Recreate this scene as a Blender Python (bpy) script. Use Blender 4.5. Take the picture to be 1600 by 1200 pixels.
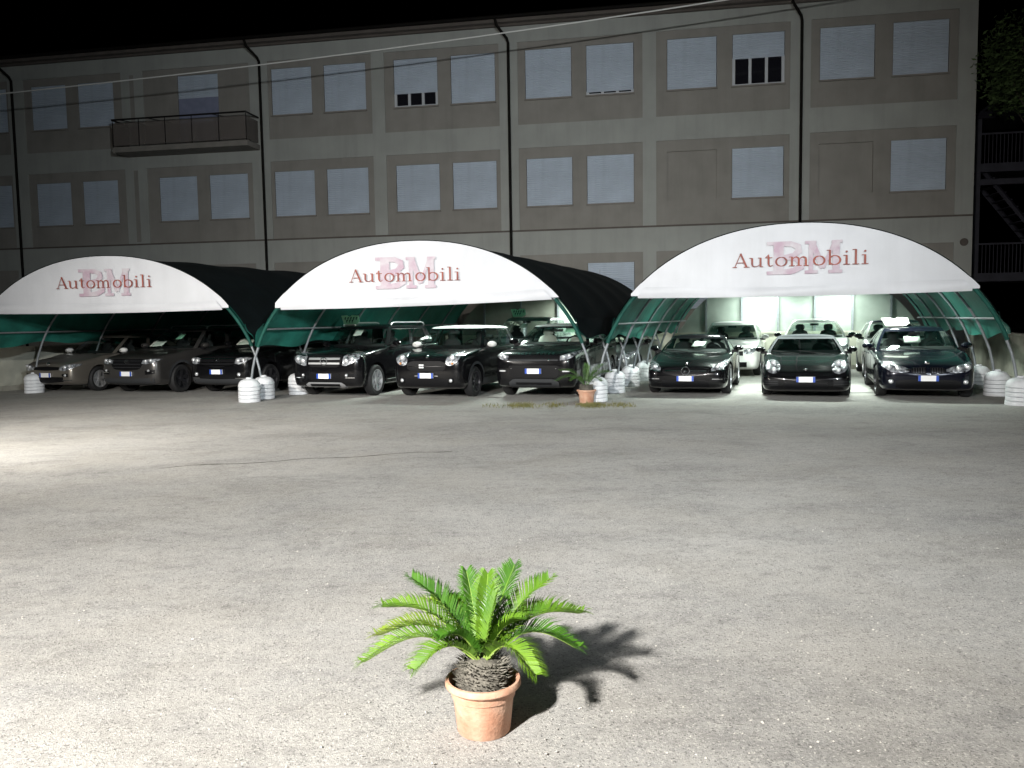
import bpy, bmesh, math, random
import numpy as np
from mathutils import Vector, Matrix
from mathutils.bvhtree import BVHTree
random.seed(7); np.random.seed(7)
for o in list(bpy.data.objects): bpy.data.objects.remove(o)
SC = bpy.context.scene
COL = SC.collection
rad = math.radians

# ------------------------------------------------------------------ camera
cd = bpy.data.cameras.new('camera'); cam = bpy.data.objects.new('camera', cd); COL.objects.link(cam)
cd.sensor_width = 36; cd.lens = 28.8; cd.clip_end = 500; cd.clip_start = 0.05
P = math.atan(100 / 1280); RO = 0.016
fw = Vector((0, math.cos(P), -math.sin(P))); up0 = Vector((0, math.sin(P), math.cos(P))); rt0 = Vector((1, 0, 0))
rt = rt0 * math.cos(RO) - up0 * math.sin(RO); up = up0 * math.cos(RO) + rt0 * math.sin(RO)
M = Matrix((rt, up, -fw)).transposed().to_4x4(); M.translation = (0, 0, 1.7)
cam.matrix_world = M
SC.camera = cam
# ------------------------------------------------------------------ night sky
wd = bpy.data.worlds.new('World'); SC.world = wd; wd.use_nodes = True
nt = wd.node_tree; bg = nt.nodes['Background']
sk = nt.nodes.new('ShaderNodeTexSky'); sk.sky_type = 'NISHITA'; sk.sun_disc = False
sk.sun_elevation = rad(-6); sk.sun_rotation = rad(200)
nt.links.new(sk.outputs[0], bg.inputs[0]); bg.inputs[1].default_value = 0.05
SC.view_settings.view_transform = 'Standard'; SC.view_settings.look = 'None'
SC.view_settings.exposure = 0; SC.view_settings.gamma = 1
SC.render.engine = 'CYCLES'
try:
    SC.cycles.use_denoising = True; SC.cycles.max_bounces = 8; SC.cycles.transparent_max_bounces = 16
    SC.cycles.sample_clamp_indirect = 6; SC.cycles.caustics_reflective = False; SC.cycles.caustics_refractive = False
except Exception: pass

# ------------------------------------------------------------------ helpers
def tag(o, label=None, cat=None, group=None, kind=None):
    if label: o['label'] = label
    if cat: o['category'] = cat
    if group: o['group'] = group
    if kind: o['kind'] = kind
    return o
def empty(name, loc=(0, 0, 0), rz=0, parent=None):
    o = bpy.data.objects.new(name, None); COL.objects.link(o); o.location = loc; o.rotation_euler = (0, 0, rz)
    o.empty_display_size = 0.2
    if parent: o.parent = parent
    return o
def link(name, me, parent=None, loc=None):
    o = bpy.data.objects.new(name, me); COL.objects.link(o)
    if parent is not None: o.parent = parent
    if loc is not None: o.location = loc
    return o
class MB:
    """collects vertices and faces, built as one mesh"""
    def __init__(s): s.v = []; s.f = []
    def add(s, vs, fs):
        b = len(s.v); s.v += [tuple(p) for p in vs]; s.f += [tuple(i + b for i in f) for f in fs]; return s
    def box(s, x0, x1, y0, y1, z0, z1):
        vs = [(x, y, z) for z in (z0, z1) for y in (y0, y1) for x in (x0, x1)]
        return s.add(vs, [(0, 2, 3, 1), (4, 5, 7, 6), (0, 1, 5, 4), (2, 6, 7, 3), (0, 4, 6, 2), (1, 3, 7, 5)])
    def quad(s, a, b, c, d): return s.add([a, b, c, d], [(0, 1, 2, 3)])
    def tube(s, pts, r, n=8, cap=True):
        pts = [Vector(p) for p in pts]; rings = []
        rr = r if isinstance(r, (list, tuple)) else [r] * len(pts)
        prev = None
        for i, p in enumerate(pts):
            t = (pts[min(i + 1, len(pts) - 1)] - pts[max(i - 1, 0)]).normalized()
            if prev is None:
                a = Vector((0, 0, 1)) if abs(t.z) < 0.9 else Vector((1, 0, 0))
                u = t.cross(a).normalized()
            else:
                u = (prev - t * prev.dot(t)).normalized()
            prev = u; w = t.cross(u)
            rings.append([p + (u * math.cos(2 * math.pi * k / n) + w * math.sin(2 * math.pi * k / n)) * rr[i] for k in range(n)])
        vs = [q for ring in rings for q in ring]; fs = []
        for i in range(len(pts) - 1):
            for k in range(n):
                fs.append((i * n + k, i * n + (k + 1) % n, (i + 1) * n + (k + 1) % n, (i + 1) * n + k))
        if cap:
            fs.append(tuple(reversed(range(n)))); fs.append(tuple((len(pts) - 1) * n + k for k in range(n)))
        return s.add(vs, fs)
    def lathe(s, prof, n=32, axis='z', c=(0, 0, 0)):
        vs = []; fs = []
        for (r, h) in prof:
            for k in range(n):
                a = 2 * math.pi * k / n; ca, sa = math.cos(a) * r, math.sin(a) * r
                p = (ca, sa, h) if axis == 'z' else ((h, ca, sa) if axis == 'x' else (ca, h, sa))
                vs.append((p[0] + c[0], p[1] + c[1], p[2] + c[2]))
        for i in range(len(prof) - 1):
            for k in range(n):
                fs.append((i * n + k, i * n + (k + 1) % n, (i + 1) * n + (k + 1) % n, (i + 1) * n + k))
        return s.add(vs, fs)
    def grid(s, rows, close=False):
        m = len(rows[0]); vs = [p for r in rows for p in r]; fs = []
        for i in range(len(rows) - 1):
            for k in range(m if close else m - 1):
                fs.append((i * m + k, i * m + (k + 1) % m, (i + 1) * m + (k + 1) % m, (i + 1) * m + k))
        return s.add(vs, fs)
    def mesh(s, name, mat, smooth=False):
        me = bpy.data.meshes.new(name); me.from_pydata(s.v, [], s.f); me.validate()
        bm = bmesh.new(); bm.from_mesh(me); bmesh.ops.recalc_face_normals(bm, faces=bm.faces); bm.to_mesh(me); bm.free()
        me.materials.append(mat)
        if smooth:
            me.polygons.foreach_set('use_smooth', [True] * len(me.polygons))
            try: me.set_sharp_from_angle(angle=rad(smooth if smooth is not True else 50))
            except Exception: pass
        me.update(); return me
    def build(s, name, mat, parent=None, smooth=False, loc=None):
        return link(name, s.mesh(name, mat, smooth), parent, loc)

def mat(name, col, rough=0.6, metal=0, var=0.0, scale=5.0, bump=0.0, bscale=40.0, coat=0, spec=0.5, detail=4, col2=None, emit=None, trans=0, clear=0, streak=0):
    m = bpy.data.materials.new(name); m.use_nodes = True; N = m.node_tree.nodes; L = m.node_tree.links
    b = N['Principled BSDF']; b.inputs['Roughness'].default_value = rough; b.inputs['Metallic'].default_value = metal
    b.inputs['Specular IOR Level'].default_value = spec
    if coat: b.inputs['Coat Weight'].default_value = coat; b.inputs['Coat Roughness'].default_value = 0.03
    c = (*col, 1); tc = N.new('ShaderNodeTexCoord')
    if var > 0 or col2:
        nz = N.new('ShaderNodeTexNoise'); nz.inputs['Scale'].default_value = scale; nz.inputs['Detail'].default_value = detail
        L.new(tc.outputs['Object'], nz.inputs['Vector'])
        mx = N.new('ShaderNodeMix'); mx.data_type = 'RGBA'
        rp = N.new('ShaderNodeMapRange'); rp.inputs['From Min'].default_value = 0.32; rp.inputs['From Max'].default_value = 0.68
        L.new(nz.outputs['Fac'], rp.inputs['Value']); L.new(rp.outputs['Result'], mx.inputs['Factor'])
        lo = col2 if col2 else tuple(x * (1 - var) for x in col); hi = col if col2 else tuple(min(1, x * (1 + var)) for x in col)
        mx.inputs['A'].default_value = (*lo, 1); mx.inputs['B'].default_value = (*hi, 1)
        L.new(mx.outputs['Result'], b.inputs['Base Color'])
    else: b.inputs['Base Color'].default_value = c
    if streak > 0:
        mp = N.new('ShaderNodeMapping'); mp.inputs['Scale'].default_value = (2.2, 2.2, .16); L.new(tc.outputs['Object'], mp.inputs['Vector'])
        n3 = N.new('ShaderNodeTexNoise'); n3.inputs['Scale'].default_value = 1.2; n3.inputs['Detail'].default_value = 6; n3.inputs['Roughness'].default_value = .7; L.new(mp.outputs[0], n3.inputs['Vector'])
        r3 = N.new('ShaderNodeMapRange'); r3.inputs['From Min'].default_value = .48; r3.inputs['From Max'].default_value = .75; r3.inputs['To Max'].default_value = streak; L.new(n3.outputs['Fac'], r3.inputs['Value'])
        m3 = N.new('ShaderNodeMix'); m3.data_type = 'RGBA'; m3.inputs['B'].default_value = (*[x * .45 for x in col], 1); L.new(r3.outputs[0], m3.inputs['Factor']); L.new(mx.outputs['Result'], m3.inputs['A']); L.new(m3.outputs['Result'], b.inputs['Base Color'])
    if bump > 0:
        n2 = N.new('ShaderNodeTexNoise'); n2.inputs['Scale'].default_value = bscale; n2.inputs['Detail'].default_value = 5
        L.new(tc.outputs['Object'], n2.inputs['Vector']); bp = N.new('ShaderNodeBump'); bp.inputs['Strength'].default_value = bump
        bp.inputs['Distance'].default_value = 0.02; L.new(n2.outputs['Fac'], bp.inputs['Height']); L.new(bp.outputs['Normal'], b.inputs['Normal'])
    if emit:
        b.inputs['Emission Color'].default_value = (*emit[:3], 1); b.inputs['Emission Strength'].default_value = emit[3]
    if trans > 0:   # light passing through thin sheet
        tl = N.new('ShaderNodeBsdfTranslucent'); tl.inputs['Color'].default_value = c
        ms = N.new('ShaderNodeMixShader'); ms.inputs[0].default_value = trans
        L.new(b.outputs[0], ms.inputs[1]); L.new(tl.outputs[0], ms.inputs[2]); L.new(ms.outputs[0], N['Material Output'].inputs[0])
    if clear > 0:   # open wire mesh
        tl = N.new('ShaderNodeBsdfTransparent'); ms = N.new('ShaderNodeMixShader'); ms.inputs[0].default_value = clear
        L.new(b.outputs[0], ms.inputs[1]); L.new(tl.outputs[0], ms.inputs[2]); L.new(ms.outputs[0], N['Material Output'].inputs[0])
    return m
def glassmat(name, tint=(0.55, 0.62, 0.6), rough=0.02):
    m = bpy.data.materials.new(name); m.use_nodes = True; N = m.node_tree.nodes; L = m.node_tree.links
    N.remove(N['Principled BSDF']); t = N.new('ShaderNodeBsdfTransparent'); t.inputs[0].default_value = (*tint, 1)
    g = N.new('ShaderNodeBsdfGlossy'); g.inputs['Roughness'].default_value = rough; g.inputs[0].default_value = (1, 1, 1, 1)
    ge = N.new('ShaderNodeNewGeometry'); dt = N.new('ShaderNodeVectorMath'); dt.operation = 'DOT_PRODUCT'; L.new(ge.outputs['Incoming'], dt.inputs[0]); L.new(ge.outputs['Normal'], dt.inputs[1])
    def mth(op, a, b=None):
        n = N.new('ShaderNodeMath'); n.operation = op
        for i, v in enumerate((a, b)):
            if v is None: continue
            if isinstance(v, (int, float)): n.inputs[i].default_value = v
            else: L.new(v, n.inputs[i])
        return n
    ab = mth('ABSOLUTE', dt.outputs['Value']); om = mth('SUBTRACT', 1.0, ab.outputs[0]); p5 = mth('POWER', om.outputs[0], 5.0); fm = mth('MULTIPLY', p5.outputs[0], .93); fr = mth('ADD', fm.outputs[0], .045)
    ms = N.new('ShaderNodeMixShader'); L.new(fr.outputs[0], ms.inputs[0]); L.new(t.outputs[0], ms.inputs[1]); L.new(g.outputs[0], ms.inputs[2])
    L.new(ms.outputs[0], N['Material Output'].inputs[0]); return m

MT = dict(
    panel=mat('ochre_plaster', (0.255, 0.243, 0.222), .9, var=.08, scale=1.3, bump=.25, bscale=60, streak=.2),
    band=mat('grey_plaster', (0.335, 0.345, 0.325), .9, var=.07, scale=.9, bump=.25, bscale=60, streak=.22),
    shutter=mat('shutter_plastic', (0.47, 0.535, 0.62), .6, var=.06, scale=1.5, streak=.15),
    frame=mat('window_frame_paint', (0.5, 0.52, 0.55), .5),
    winglass=mat('dark_window_glass', (0.012, 0.012, 0.016), .08, spec=.8),
    pipe=mat('brown_pipe', (0.008, 0.007, 0.006), .7, spec=.1),
    cornice=mat('cornice_brown', (0.10, 0.085, 0.075), .85, var=.15, scale=2),
    rooft=mat('roof_tiles', (0.10, 0.05, 0.035), .9, var=.3, scale=6),
    slab=mat('balcony_slab', (0.22, 0.205, 0.185), .9, var=.1, scale=3),
    infill=mat('balcony_infill', (0.19, 0.165, 0.15), .7, var=.1, scale=4, clear=.45),
    iron=mat('dark_iron', (0.015, 0.013, 0.013), .5, metal=.3),
    tarp=mat('dark_tarp', (0.0035, 0.007, 0.008), .75, var=.3, scale=2, bump=.3, bscale=6, spec=.15),
    lining=mat('green_tarp', (0.020, 0.15, 0.118), .55, var=.28, scale=2.2, bump=.5, bscale=5, trans=.12, spec=.3),
    sleeve=mat('dark_green_tarp_edge', (0.008, 0.062, 0.048), .6, var=.25, scale=4, spec=.2),
    steel=mat('galvanised_tube', (0.24, 0.26, 0.28), .5, metal=.35, var=.12, scale=12),
    banner=mat('white_pvc_banner', (0.56, 0.57, 0.60), .55, var=.05, scale=1.4, bump=.6, bscale=2.2, streak=.10),
    red=mat('red_print', (0.32, 0.07, 0.04), .6, col2=(0.18, 0.05, 0.045), scale=3),
    pink=mat('pink_print', (0.53, 0.50, 0.53), .6, col2=(0.42, 0.30, 0.37), scale=4.5),
    ballast=mat('white_ballast_plastic', (0.70, 0.72, 0.75), .55, var=.10, scale=7, streak=.3),
    wall=mat('white_wall_plaster', (0.52, 0.52, 0.44), .9, var=.16, scale=2.0, bump=.3, bscale=25),
    plinth=mat('concrete_plinth', (0.34, 0.33, 0.28), .9, var=.2, scale=5),
    sheet=mat('milky_sheet', (0.40, 0.45, 0.41), .5, var=.28, scale=1.1, trans=.25),
    stucco=mat('grey_stucco', (0.25, 0.26, 0.22), .9, var=.2, scale=1.4),
    slat=mat('fence_slat', (0.15, 0.10, 0.085), .8, var=.2, scale=4),
    terra=mat('terracotta', (0.50, 0.25, 0.155), .8, col2=(0.62, 0.40, 0.29), scale=11, bump=.2, bscale=60, streak=.5),
    soil=mat('soil', (0.06, 0.05, 0.04), .95, var=.5, scale=40, bump=.6, bscale=120),
    trunk=mat('cycad_trunk', (0.13, 0.12, 0.10), .9, var=.4, scale=30, bump=.4, bscale=90),
    leaf=mat('cycad_leaf', (0.14, 0.26, 0.018), .42, col2=(0.05, 0.135, 0.010), scale=7, trans=.12),
    leafb=mat('yellowing_cycad_leaf', (0.20, 0.27, 0.025), .45, col2=(0.075, 0.15, 0.012), scale=6, trans=.12),
    leafc=mat('deep_cycad_leaf', (0.07, 0.19, 0.015), .4, col2=(0.028, 0.09, 0.008), scale=8, trans=.1),
    leaf2=mat('dull_cycad_leaf', (0.05, 0.12, 0.02), .5, var=.3, scale=9),
    rachis=mat('cycad_rachis', (0.22, 0.32, 0.06), .5),
    grass=mat('dry_grass', (0.12, 0.115, 0.035), .8, var=.45, scale=8),
    tyre=mat('tyre_rubber', (0.012, 0.012, 0.013), .75, var=.2, scale=20),
    rim=mat('silver_rim', (0.62, 0.63, 0.65), .38, metal=.7),
    rimdark=mat('dark_rim', (0.09, 0.09, 0.10), .3, metal=.8),
    blackpl=mat('black_plastic', (0.005, 0.005, 0.006), .5, spec=.18),
    greypl=mat('grey_cladding', (0.035, 0.037, 0.04), .6, spec=.25),
    chrome=mat('chrome', (0.85, 0.86, 0.88), .08, metal=1),
    lens=mat('headlight_lens', (0.62, 0.65, 0.70), .2, metal=.5, col2=(.03, .03, .035), scale=13, bump=.8, bscale=26, coat=1),
    lensdark=mat('headlight_housing', (0.05, 0.05, 0.055), .15, metal=.5, coat=1),
    lamp=mat('lamp_reflector', (0.9, 0.92, 0.95), .2, metal=.6, coat=1),
    plate=mat('plate_white', (0.93, 0.93, 0.94), .35),
    plateblue=mat('plate_blue', (0.02, 0.08, 0.45), .35),
    interior=mat('car_interior', (0.012, 0.012, 0.013), .8),
    seatg=mat('grey_seat', (0.14, 0.14, 0.14), .8),
    seatl=mat('pale_seat', (0.42, 0.42, 0.38), .7),
    paper=mat('paper_sheet', (0.80, 0.84, 0.76), .8, var=.02),
    pgreen=mat('green_paper', (0.42, 0.85, 0.58), .7, var=.04, scale=8),
    ink=mat('ink_marks', (0.015, 0.12, 0.06), .8),
    amber=mat('amber_lens', (0.6, 0.25, 0.08), .2, coat=1),
    cable=mat('white_cable', (0.72, 0.72, 0.70), .6),
    lampbody=mat('lamp_housing', (0.5, 0.5, 0.5), .5),
    bark=mat('tree_bark', (0.05, 0.04, 0.03), .9, var=.3, scale=8),
    foliage=mat('dark_foliage', (0.075, 0.12, 0.04), .7, var=.5, scale=3, trans=.15),
    stairs=mat('stair_steel', (0.028, 0.028, 0.04), .6, var=.2, scale=3),
    pebble=mat('pebbles', (0.42, 0.40, 0.37), .85, var=.5, scale=1.7),
)
GLASS = glassmat('car_glass', (0.74, 0.80, 0.78)); GLASSD = glassmat('dark_car_glass', (0.16, 0.18, 0.18))

# ------------------------------------------------------------------ ground
def ground_mat():
    m = bpy.data.materials.new('worn_asphalt'); m.use_nodes = True; N = m.node_tree.nodes; L = m.node_tree.links
    b = N['Principled BSDF']; b.inputs['Roughness'].default_value = .88; b.inputs['Specular IOR Level'].default_value = .3
    tc = N.new('ShaderNodeTexCoord')
    def noise(s, d, r=.6, sc=None, dist=0):
        n = N.new('ShaderNodeTexNoise'); n.inputs['Scale'].default_value = s; n.inputs['Detail'].default_value = d; n.inputs['Roughness'].default_value = r
        n.inputs['Distortion'].default_value = dist
        if sc:
            mp = N.new('ShaderNodeMapping'); mp.inputs['Scale'].default_value = sc; mp.inputs['Rotation'].default_value = (0, 0, rad(-14))
            L.new(tc.outputs['Object'], mp.inputs['Vector']); L.new(mp.outputs[0], n.inputs['Vector'])
        else: L.new(tc.outputs['Object'], n.inputs['Vector'])
        return n
    def mr(n, a, b_, c=0, d=1):
        r = N.new('ShaderNodeMapRange'); r.inputs['From Min'].default_value = a; r.inputs['From Max'].default_value = b_
        r.inputs['To Min'].default_value = c; r.inputs['To Max'].default_value = d
        L.new(n.outputs[0], r.inputs['Value']); return r
    def mix(f, A, B, mode='MIX'):
        x = N.new('ShaderNodeMix'); x.data_type = 'RGBA'; x.blend_type = mode
        if hasattr(f, 'outputs'): L.new(f.outputs[0], x.inputs['Factor'])
        else: x.inputs['Factor'].default_value = f
        for k, c in (('A', A), ('B', B)):
            if isinstance(c, tuple): x.inputs[k].default_value = (*c, 1)
            else: L.new(c, x.inputs[k])
        return x.outputs['Result']
    big = noise(.28, 6, .6, (1, 2.2, 1), 0.6); med = noise(1.1, 6, .7, (1, 1.8, 1), .4); fine = noise(55, 4, .75); grit = noise(170, 2, .7)
    c = mix(mr(big, .38, .62), (0.30, 0.30, 0.296), (0.45, 0.445, 0.43))
    c = mix(mr(med, .38, .68, 0, .5), c, (0.50, 0.485, 0.46))
    c = mix(mr(noise(.40, 5, .65, (1, 2.6, 1), 1), .58, .74, 0, .65), c, (0.15, 0.15, 0.148))
    c = mix(mr(noise(2.6, 5, .7, (1, 1.5, 1), .5), .58, .72, 0, .35), c, (0.15, 0.148, 0.142))
    c = mix(mr(fine, .3, .7, 0, 1), mix(.35, c, (.06, .06, .06)), mix(.22, c, (.66, .64, .60)))
    c = mix(mr(noise(.62, 10, .78, (1, 1.5, 1), .5), .50, .60, 0, .42), c, (.155, .153, .148))
    c = mix(mr(noise(1.7, 9, .8, (1, 1.3, 1), .3), .53, .62, 0, .30), c, (.17, .166, .158))
    c = mix(mr(noise(7, 6, .75, (1, 1.4, 1), .3), .35, .68, 0, .42), c, (.52, .505, .475))
    c = mix(mr(noise(11, 6, .8), .52, .72, 0, .55), c, (.12, .118, .112))
    c = mix(mr(noise(.8, 3, .6), .45, .62, 0, .22), c, (.38, .355, .31))
    # single pale and dark stones in the binder
    vo = N.new('ShaderNodeTexVoronoi'); vo.inputs['Scale'].default_value = 130; L.new(tc.outputs['Object'], vo.inputs['Vector'])
    vs = N.new('ShaderNodeSeparateColor'); L.new(vo.outputs['Color'], vs.inputs[0])
    c = mix(mr(vs, .84, .98, 0, .55), c, (.62, .60, .56))
    vg = N.new('ShaderNodeMapRange'); vg.inputs['From Min'].default_value = .86; vg.inputs['From Max'].default_value = .99; vg.inputs['To Max'].default_value = .6
    L.new(vs.outputs[1], vg.inputs['Value']); c = mix(vg, c, (.05, .05, .05))
    # moss in the joints
    ms = noise(.9, 5, .7); mo = N.new('ShaderNodeMath'); mo.operation = 'MULTIPLY'
    L.new(mr(ms, .66, .78, 0, .5).outputs[0], mo.inputs[0]); L.new(mr(fine, .4, .6).outputs[0], mo.inputs[1])
    c = mix(mo, c, (.10, .115, .04))
    # long tar joint
    L.new(c, b.inputs['Base Color'])
    bp = N.new('ShaderNodeBump'); bp.inputs['Strength'].default_value = .6; bp.inputs['Distance'].default_value = .008; L.new(grit.outputs[0], bp.inputs['Height'])
    bp2 = N.new('ShaderNodeBump'); bp2.inputs['Strength'].default_value = .45; bp2.inputs['Distance'].default_value = .014; L.new(fine.outputs[0], bp2.inputs['Height'])
    L.new(bp.outputs[0], bp2.inputs['Normal']); L.new(bp2.outputs[0], b.inputs['Normal'])
    return m
def hnoise(x, y):
    return (0.010 * math.sin(.9 * x + .4 * y + 1) * math.sin(.7 * y - .3 * x) + 0.006 * math.sin(2.1 * x - 1.3 * y) * math.sin(1.9 * y + .8 * x + 2) + .003 * math.sin(4.3 * x + 3.1 * y))
g = MB(); xs = np.concatenate([[-200, -60, -30], np.linspace(-18, 18, 145), [30, 60, 200]]); ys = np.concatenate([[-80, -20], np.linspace(-6, 20, 131), [26, 40, 80, 250]])
rows = []
for y in ys:
    fade = max(0, min(1, (15.2 - y) / 2.5)) * max(0, min(1, (y + 6) / 2)); r_ = []
    for x in xs:
        k = fade * max(0, min(1, (18 - abs(x)) / 3)); d = math.hypot(x + .14, y - 3.28); k *= max(0, min(1, (d - .3) / .8))
        r_.append((x, y, hnoise(x, y) * k))
    rows.append(r_)
g.grid(rows); tag(g.build('ground', ground_mat(), smooth=True), kind='structure')
ck = MB(); rr = random.Random(4); ptsL = []
for i in range(60):
    t = i / 59; x = -4.2 + 3.4 * t; y = 9.6 + 1.1 * t + .04 * math.sin(t * 17) + rr.uniform(-.012, .012); ptsL.append((x, y, hnoise(x, y) + .003, .006 + .016 * abs(math.sin(t * 23 + 1)) * rr.random()))
ck.grid([[(x, y - w_, z) for x, y, z, w_ in ptsL], [(x, y, z + .001) for x, y, z, w_ in ptsL], [(x, y + w_, z) for x, y, z, w_ in ptsL]])
tag(ck.build('asphalt_joint', MT['soil']), kind='structure')
# loose grit near the camera
pb = MB()
for i in range(5200):
    y = 2.0 + 8 * random.random() ** 1.7; x = random.uniform(-.72, .72) * (y + 1); s = random.choice((.0022, .003, .003, .004, .0055)) * random.uniform(.8, 1.4)
    if math.hypot(x + .14, y - 3.28) < .15: continue
    z = hnoise(x, y); a = random.random() * 6.28
    ca, sa = math.cos(a), math.sin(a)
    vs = [(x + ca * s * 1.3, y + sa * s * 1.3, z + s * .2), (x - sa * s, y + ca * s, z + s * .2), (x - ca * s * 1.2, y - sa * s * 1.2, z + s * .2), (x + sa * s, y - ca * s, z + s * .2), (x + s * .2, y, z + s * .95)]
    pb.add(vs, [(0, 1, 4), (1, 2, 4), (2, 3, 4), (3, 0, 4)])
for i in range(260):
    a = random.random() * 6.28; q = .115 + abs(random.gauss(0, .12)); x, y = -.14 + q * math.cos(a), 3.30 + q * math.sin(a); s = random.uniform(.0015, .004)
    pb.add([(x + s, y, .001), (x, y + s, .001), (x - s, y, .001), (x, y - s, .001), (x, y, s)], [(0, 1, 4), (1, 2, 4), (2, 3, 4), (3, 0, 4)])
tag(pb.build('loose_grit', MT['pebble']), 'loose pale grit scattered over the forecourt', 'grit', kind='stuff')

# ------------------------------------------------------------------ floodlights of the yard (posts stand outside the frame)
def floodlight(loc, target, power, color, size, blend, label, radius=.12):
    x, y, z = loc; t = empty('floodlight', (x, y, 0)); tag(t, label, 'floodlight')
    MB().lathe([(.0, 0), (.16, 0), (.16, .04), (.07, .05), (.06, z), (0, z)], 16).build('post', MT['steel'], t, True)
    d = (Vector(target) - Vector(loc)).normalized(); q = d.to_track_quat('-Z', 'Y')
    hd = MB().box(-.2, .2, -.14, .14, .05, .16).build('housing', MT['lampbody'], t, loc=(0, 0, z)); hd.rotation_euler = q.to_euler()
    ld = bpy.data.lights.new('floodlight_lamp', 'SPOT'); ld.energy = power; ld.color = color; ld.spot_size = rad(size); ld.spot_blend = blend; ld.shadow_soft_size = radius
    lo = bpy.data.objects.new('lamp', ld); COL.objects.link(lo); lo.parent = t; lo.location = (0, 0, z); lo.rotation_euler = q.to_euler()
    return t
floodlight((-3.9, -3.2, 5.2), (-1.2, 7.2, 0), 17500, (1, .965, .91), 108, 1.0, 'warm floodlight on a post behind the camera to the left', .2)
floodlight((4.6, -3.4, 6.0), (-1.0, 20, 4.2), 11500, (.88, .96, 1), 78, 1.0, 'cool floodlight on a post behind the camera to the right', .2)
floodlight((-9.6, 8.2, 4.6), (-6.4, 13.4, .2), 6000, (1, .95, .87), 118, 1.0, 'floodlight on a short post at the left edge of the yard', .2)

# ------------------------------------------------------------------ building
BR = -math.atan(.18)
BW = empty('apartment_building', (0, 31, 0), BR)
tag(BW, 'long three storey plastered building with rows of closed roller shutters behind the canopies', 'building')
U0, U1 = -24.6, 15.98; ZT = 12.55
cols_ = [(-24.5, -22.85), (-22.62, -21.06), (-19.9, -18.3), (-17.75, -16.15), (-14.3, -12.64), (-12.1, -10.45), (-9.32, -7.66), (-7.16, -5.47), (-4.36, -2.65), (-2.14, -.45), (.67, 2.38), (2.91, 4.62), (5.79, 7.52), (8.05, 9.82), (10.98, 12.77), (13.34, 15.12)]
cols_ = cols_[1:]
UZ = (9.79, 11.55); LZ = (5.9, 7.63); GZ = (2.0, 3.75)
rowU = [c for i, c in enumerate(cols_) if i not in (3, 4)] + [(-13.3, -11.56)]
rowL = list(cols_); rowG = [(2.91, 4.62), (5.79, 7.52)]
def wall_row(mb, z0, z1, holes):
    x = U0
    for a, b in sorted(holes):
        mb.quad((x, 0, z0), (a, 0, z0), (a, 0, z1), (x, 0, z1)); x = b
    mb.quad((x, 0, z0), (U1, 0, z0), (U1, 0, z1), (x, 0, z1))
w = MB(); z = 0
DOORZ = 8.98
wall_row(w, 0, GZ[0], []); wall_row(w, GZ[0], GZ[1], rowG); wall_row(w, GZ[1], LZ[0], [])
wall_row(w, LZ[0], LZ[1], rowL); wall_row(w, LZ[1], DOORZ, []); wall_row(w, DOORZ, UZ[0], [(-13.3, -11.56)]); wall_row(w, UZ[0], UZ[1], rowU); wall_row(w, UZ[1], ZT, [])
w.quad((U1, 0, 0), (U1, 12, 0), (U1, 12, ZT), (U1, 0, ZT)); w.quad((U0, 0, 0), (U0, 12, 0), (U0, 12, ZT), (U0, 0, ZT)); w.quad((U0, 12, 0), (U1, 12, 0), (U1, 12, ZT), (U0, 12, ZT))
w.build('wall', MT['panel'], BW)
# proud light bands and pilasters around the ochre fields
PR = -.045
bays = [(-20.23, -15.76), (-14.8, -10.22), (-9.45, -5.23), (-4.72, -.30), (.40, 4.93), (5.41, 10.0), (10.68, 15.4)]
def band(name, x0, x1, z0, z1): MB().box(x0, x1, PR, .0, z0, z1).build(name, MT['band'], BW)
band('storey_band', U0, U1, 8.87, 8.01 + .0) if False else band('storey_band', U0, U1, 8.02, 8.87)
band('storey_band', U0, U1, 11.84, ZT - .14); band('storey_band', U0, U1, 4.10, 5.0)
px = [U0] + [v for b in bays for v in b] + [U1]
for (za, zb_) in ((8.87, 11.84), (5.0, 8.02), (0, 4.10)):
    xs_ = [(-24.6, -20.95 + .72)] if False else []
    prev = -20.95
    for (a, b) in bays:
        band('pilaster', prev, a, za, zb_); prev = b
    band('pilaster', prev, U1, za, zb_)
MB().box(U0, U1, -.075, -.0, 4.97, 5.03).build('string_course', MT['cornice'], BW)
for u in (-15.28,):   # recessed joint strip on the left pilaster
    for (za, zb_) in ((5.1, 7.95), (8.95, 11.7)): MB().box(u - .09, u + .09, PR - .012, PR + .005, za, zb_).build('joint_strip', MT['panel'], BW)
co = MB(); co.grid([[(U0 - .2, y, z), (U1 + .18, y, z)] for y, z in ((.05, 12.41), (-.16, 12.41), (-.20, 12.47), (-.42, 12.47), (-.46, 12.56), (-.46, 12.64), (.05, 12.64))]); co.build('cornice', MT['cornice'], BW)
rf = MB().add([(U0 - .3, -.5, 12.66), (U1 + .3, -.5, 12.66), (U1 + .3, 12.5, 12.66), (U0 - .3, 12.5, 12.66), (U0 + 5, 6, 14.3), (U1 - 5, 6, 14.3)], [(0, 1, 5, 4), (1, 2, 5), (2, 3, 4, 5), (3, 0, 4), (0, 3, 2, 1)]); rf.build('roof', MT['rooft'], BW)
MB().tube([(U0 - .3, -.53, 12.62), (U1 + .3, -.53, 12.62)], .07).build('gutter', MT['pipe'], BW, True)
for u in (-20.67, -9.72, .08, 10.36):
    MB().tube([(u - .42, -.5, 12.6), (u - .36, -.45, 12.35), (u - .04, -.2, 11.95), (u, -.14, 11.8), (u, -.14, .1)], .052).build('drain_pipe', MT['pipe'], BW, True)
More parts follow.
